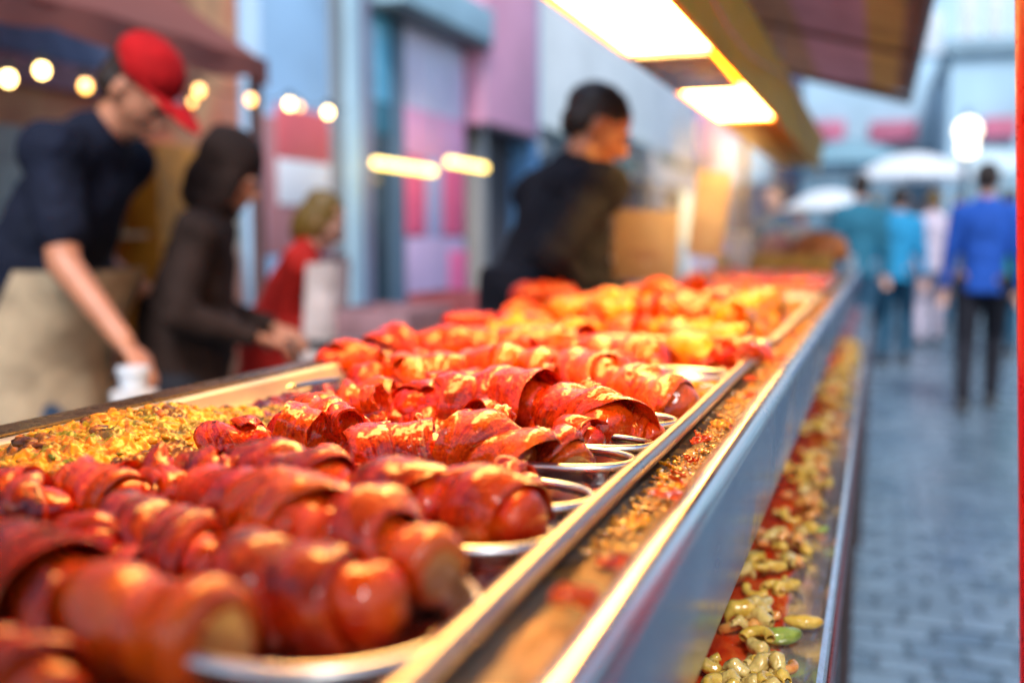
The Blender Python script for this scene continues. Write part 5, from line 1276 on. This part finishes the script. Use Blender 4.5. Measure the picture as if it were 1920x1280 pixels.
# umbrellas and market tents beyond the counter
def umbrella(px, py, D, rx, label, c, hand=True):
    p = on_d(px, py, D); t = empty('umbrella', (p.x, p.y, 0)); tag(t, label, 'umbrella'); rim = p.z; h = rx * .42
    vs = []; fs = []; n = 8; m = 8; sub = 4
    for i in range(m + 1):
        u = i / m
        for k in range(n * sub):
            a = 2 * math.pi * k / (n * sub); kk = (k % sub) / sub; sc2 = 1 - .07 * math.sin(math.pi * kk) * u
            vs.append((rx * u * sc2 * math.cos(a), rx * u * sc2 * math.sin(a), rim + h * (1 - u ** 2)))
    N = n * sub
    for i in range(m):
        for k in range(N): fs.append((i * N + k, i * N + (k + 1) % N, (i + 1) * N + (k + 1) % N, (i + 1) * N + k))
    n0 = len(vs); vs += [(x, y, z - .004) for x, y, z in vs]; fs += [tuple(q + n0 for q in reversed(f)) for f in fs]
    MB().add(vs, fs).build('canopy', cloth_m('umbrella_cloth_%d' % int(px), c, thin=.5), t); MB().sweep([(0, 0, 0), (0, 0, rim + h + .05)], .018, 10).build('pole', lm, t)
    MB().lathe([(.001, 0), (.22, 0), (.22, .06), (.03, .08)], seg=24).build('base', lm, t)
umbrella(1555, 392, 11.0, .50, 'round white umbrella just beyond the far end of the counter', (.85, .88, .90))
umbrella(1712, 335, 13.0, .78, 'wide white umbrella above the heads of the crowd', (.85, .88, .92))
umbrella(1850, 330, 15.5, 1.0, 'pale umbrella behind the royal blue jacket', (.70, .80, .85))
umbrella(1590, 310, 16.5, 1.0, 'grey blue umbrella behind the crowd at the left', (.30, .48, .56))
# green sign hung at the end of the awning
t = empty('green_sign', on_y(1478, 190, 6.2)); tag(t, 'small green sign hanging beyond the end of the heat lamp', 'sign')
MB().box((-.07, -.01, -.07), (.07, .01, .07), .01).build('board', mat_plain('green_board', (.01, .30, .10), .5), t); MB().sweep([(0, 0, .07), (0, 0, .55)], .004, 6).build('rod', lm, t)

# ------------------------------------------------------------------ steam over the second pan
def steam():
    m = bpy.data.materials.new('steam'); m.use_nodes = True; nt = m.node_tree; nt.nodes.remove(nt.nodes['Principled BSDF']); out = nt.nodes['Material Output']
    tc = nt.nodes.new('ShaderNodeTexCoord'); mp = nt.nodes.new('ShaderNodeMapping'); mp.inputs['Scale'].default_value = (1, 1, .45); nz_ = nt.nodes.new('ShaderNodeTexNoise'); nz_.inputs['Scale'].default_value = 7; nz_.inputs['Detail'].default_value = 2; nz_.inputs['Distortion'].default_value = 1.2
    nt.links.new(tc.outputs['Object'], mp.inputs[0]); nt.links.new(mp.outputs[0], nz_.inputs['Vector'])
    ln = nt.nodes.new('ShaderNodeVectorMath'); ln.operation = 'LENGTH'; sc2 = nt.nodes.new('ShaderNodeVectorMath'); sc2.operation = 'MULTIPLY'; sc2.inputs[1].default_value = (4.0, 2.4, 3.6); nt.links.new(tc.outputs['Object'], sc2.inputs[0]); nt.links.new(sc2.outputs[0], ln.inputs[0])
    fall = nt.nodes.new('ShaderNodeMapRange'); fall.inputs['From Min'].default_value = 1.0; fall.inputs['From Max'].default_value = .1; nt.links.new(ln.outputs['Value'], fall.inputs['Value'])
    rp = nt.nodes.new('ShaderNodeMapRange'); rp.inputs['From Min'].default_value = .42; rp.inputs['From Max'].default_value = .68; nt.links.new(nz_.outputs['Fac'], rp.inputs['Value'])
    mu = nt.nodes.new('ShaderNodeMath'); mu.operation = 'MULTIPLY'; nt.links.new(fall.outputs[0], mu.inputs[0]); nt.links.new(rp.outputs[0], mu.inputs[1]); m2 = nt.nodes.new('ShaderNodeMath'); m2.operation = 'MULTIPLY'; m2.inputs[1].default_value = 2.8; nt.links.new(mu.outputs[0], m2.inputs[0])
    vs = nt.nodes.new('ShaderNodeVolumeScatter'); vs.inputs['Color'].default_value = (.95, .93, .9, 1); vs.inputs['Anisotropy'].default_value = .3; nt.links.new(m2.outputs[0], vs.inputs['Density']); nt.links.new(vs.outputs[0], out.inputs['Volume'])
    o = MB().ell((0, 0, 0), .23, .36, .28, None, 24, 16).build('steam', m); o.location = (-.44, 2.70, ZT + .24); tag(o, 'thin warm steam rising from the amber curls', 'steam', kind='stuff')
steam()
sc.render.engine = 'CYCLES'
sc.cycles.use_denoising = True
sc.cycles.max_bounces = 7; sc.cycles.diffuse_bounces = 3; sc.cycles.glossy_bounces = 4; sc.cycles.transmission_bounces = 4; sc.cycles.volume_bounces = 0
sc.cycles.caustics_reflective = False; sc.cycles.caustics_refractive = False; sc.cycles.sample_clamp_indirect = 6
sc.view_settings.view_transform = 'Standard'; sc.view_settings.look = 'None'; sc.view_settings.exposure = 0
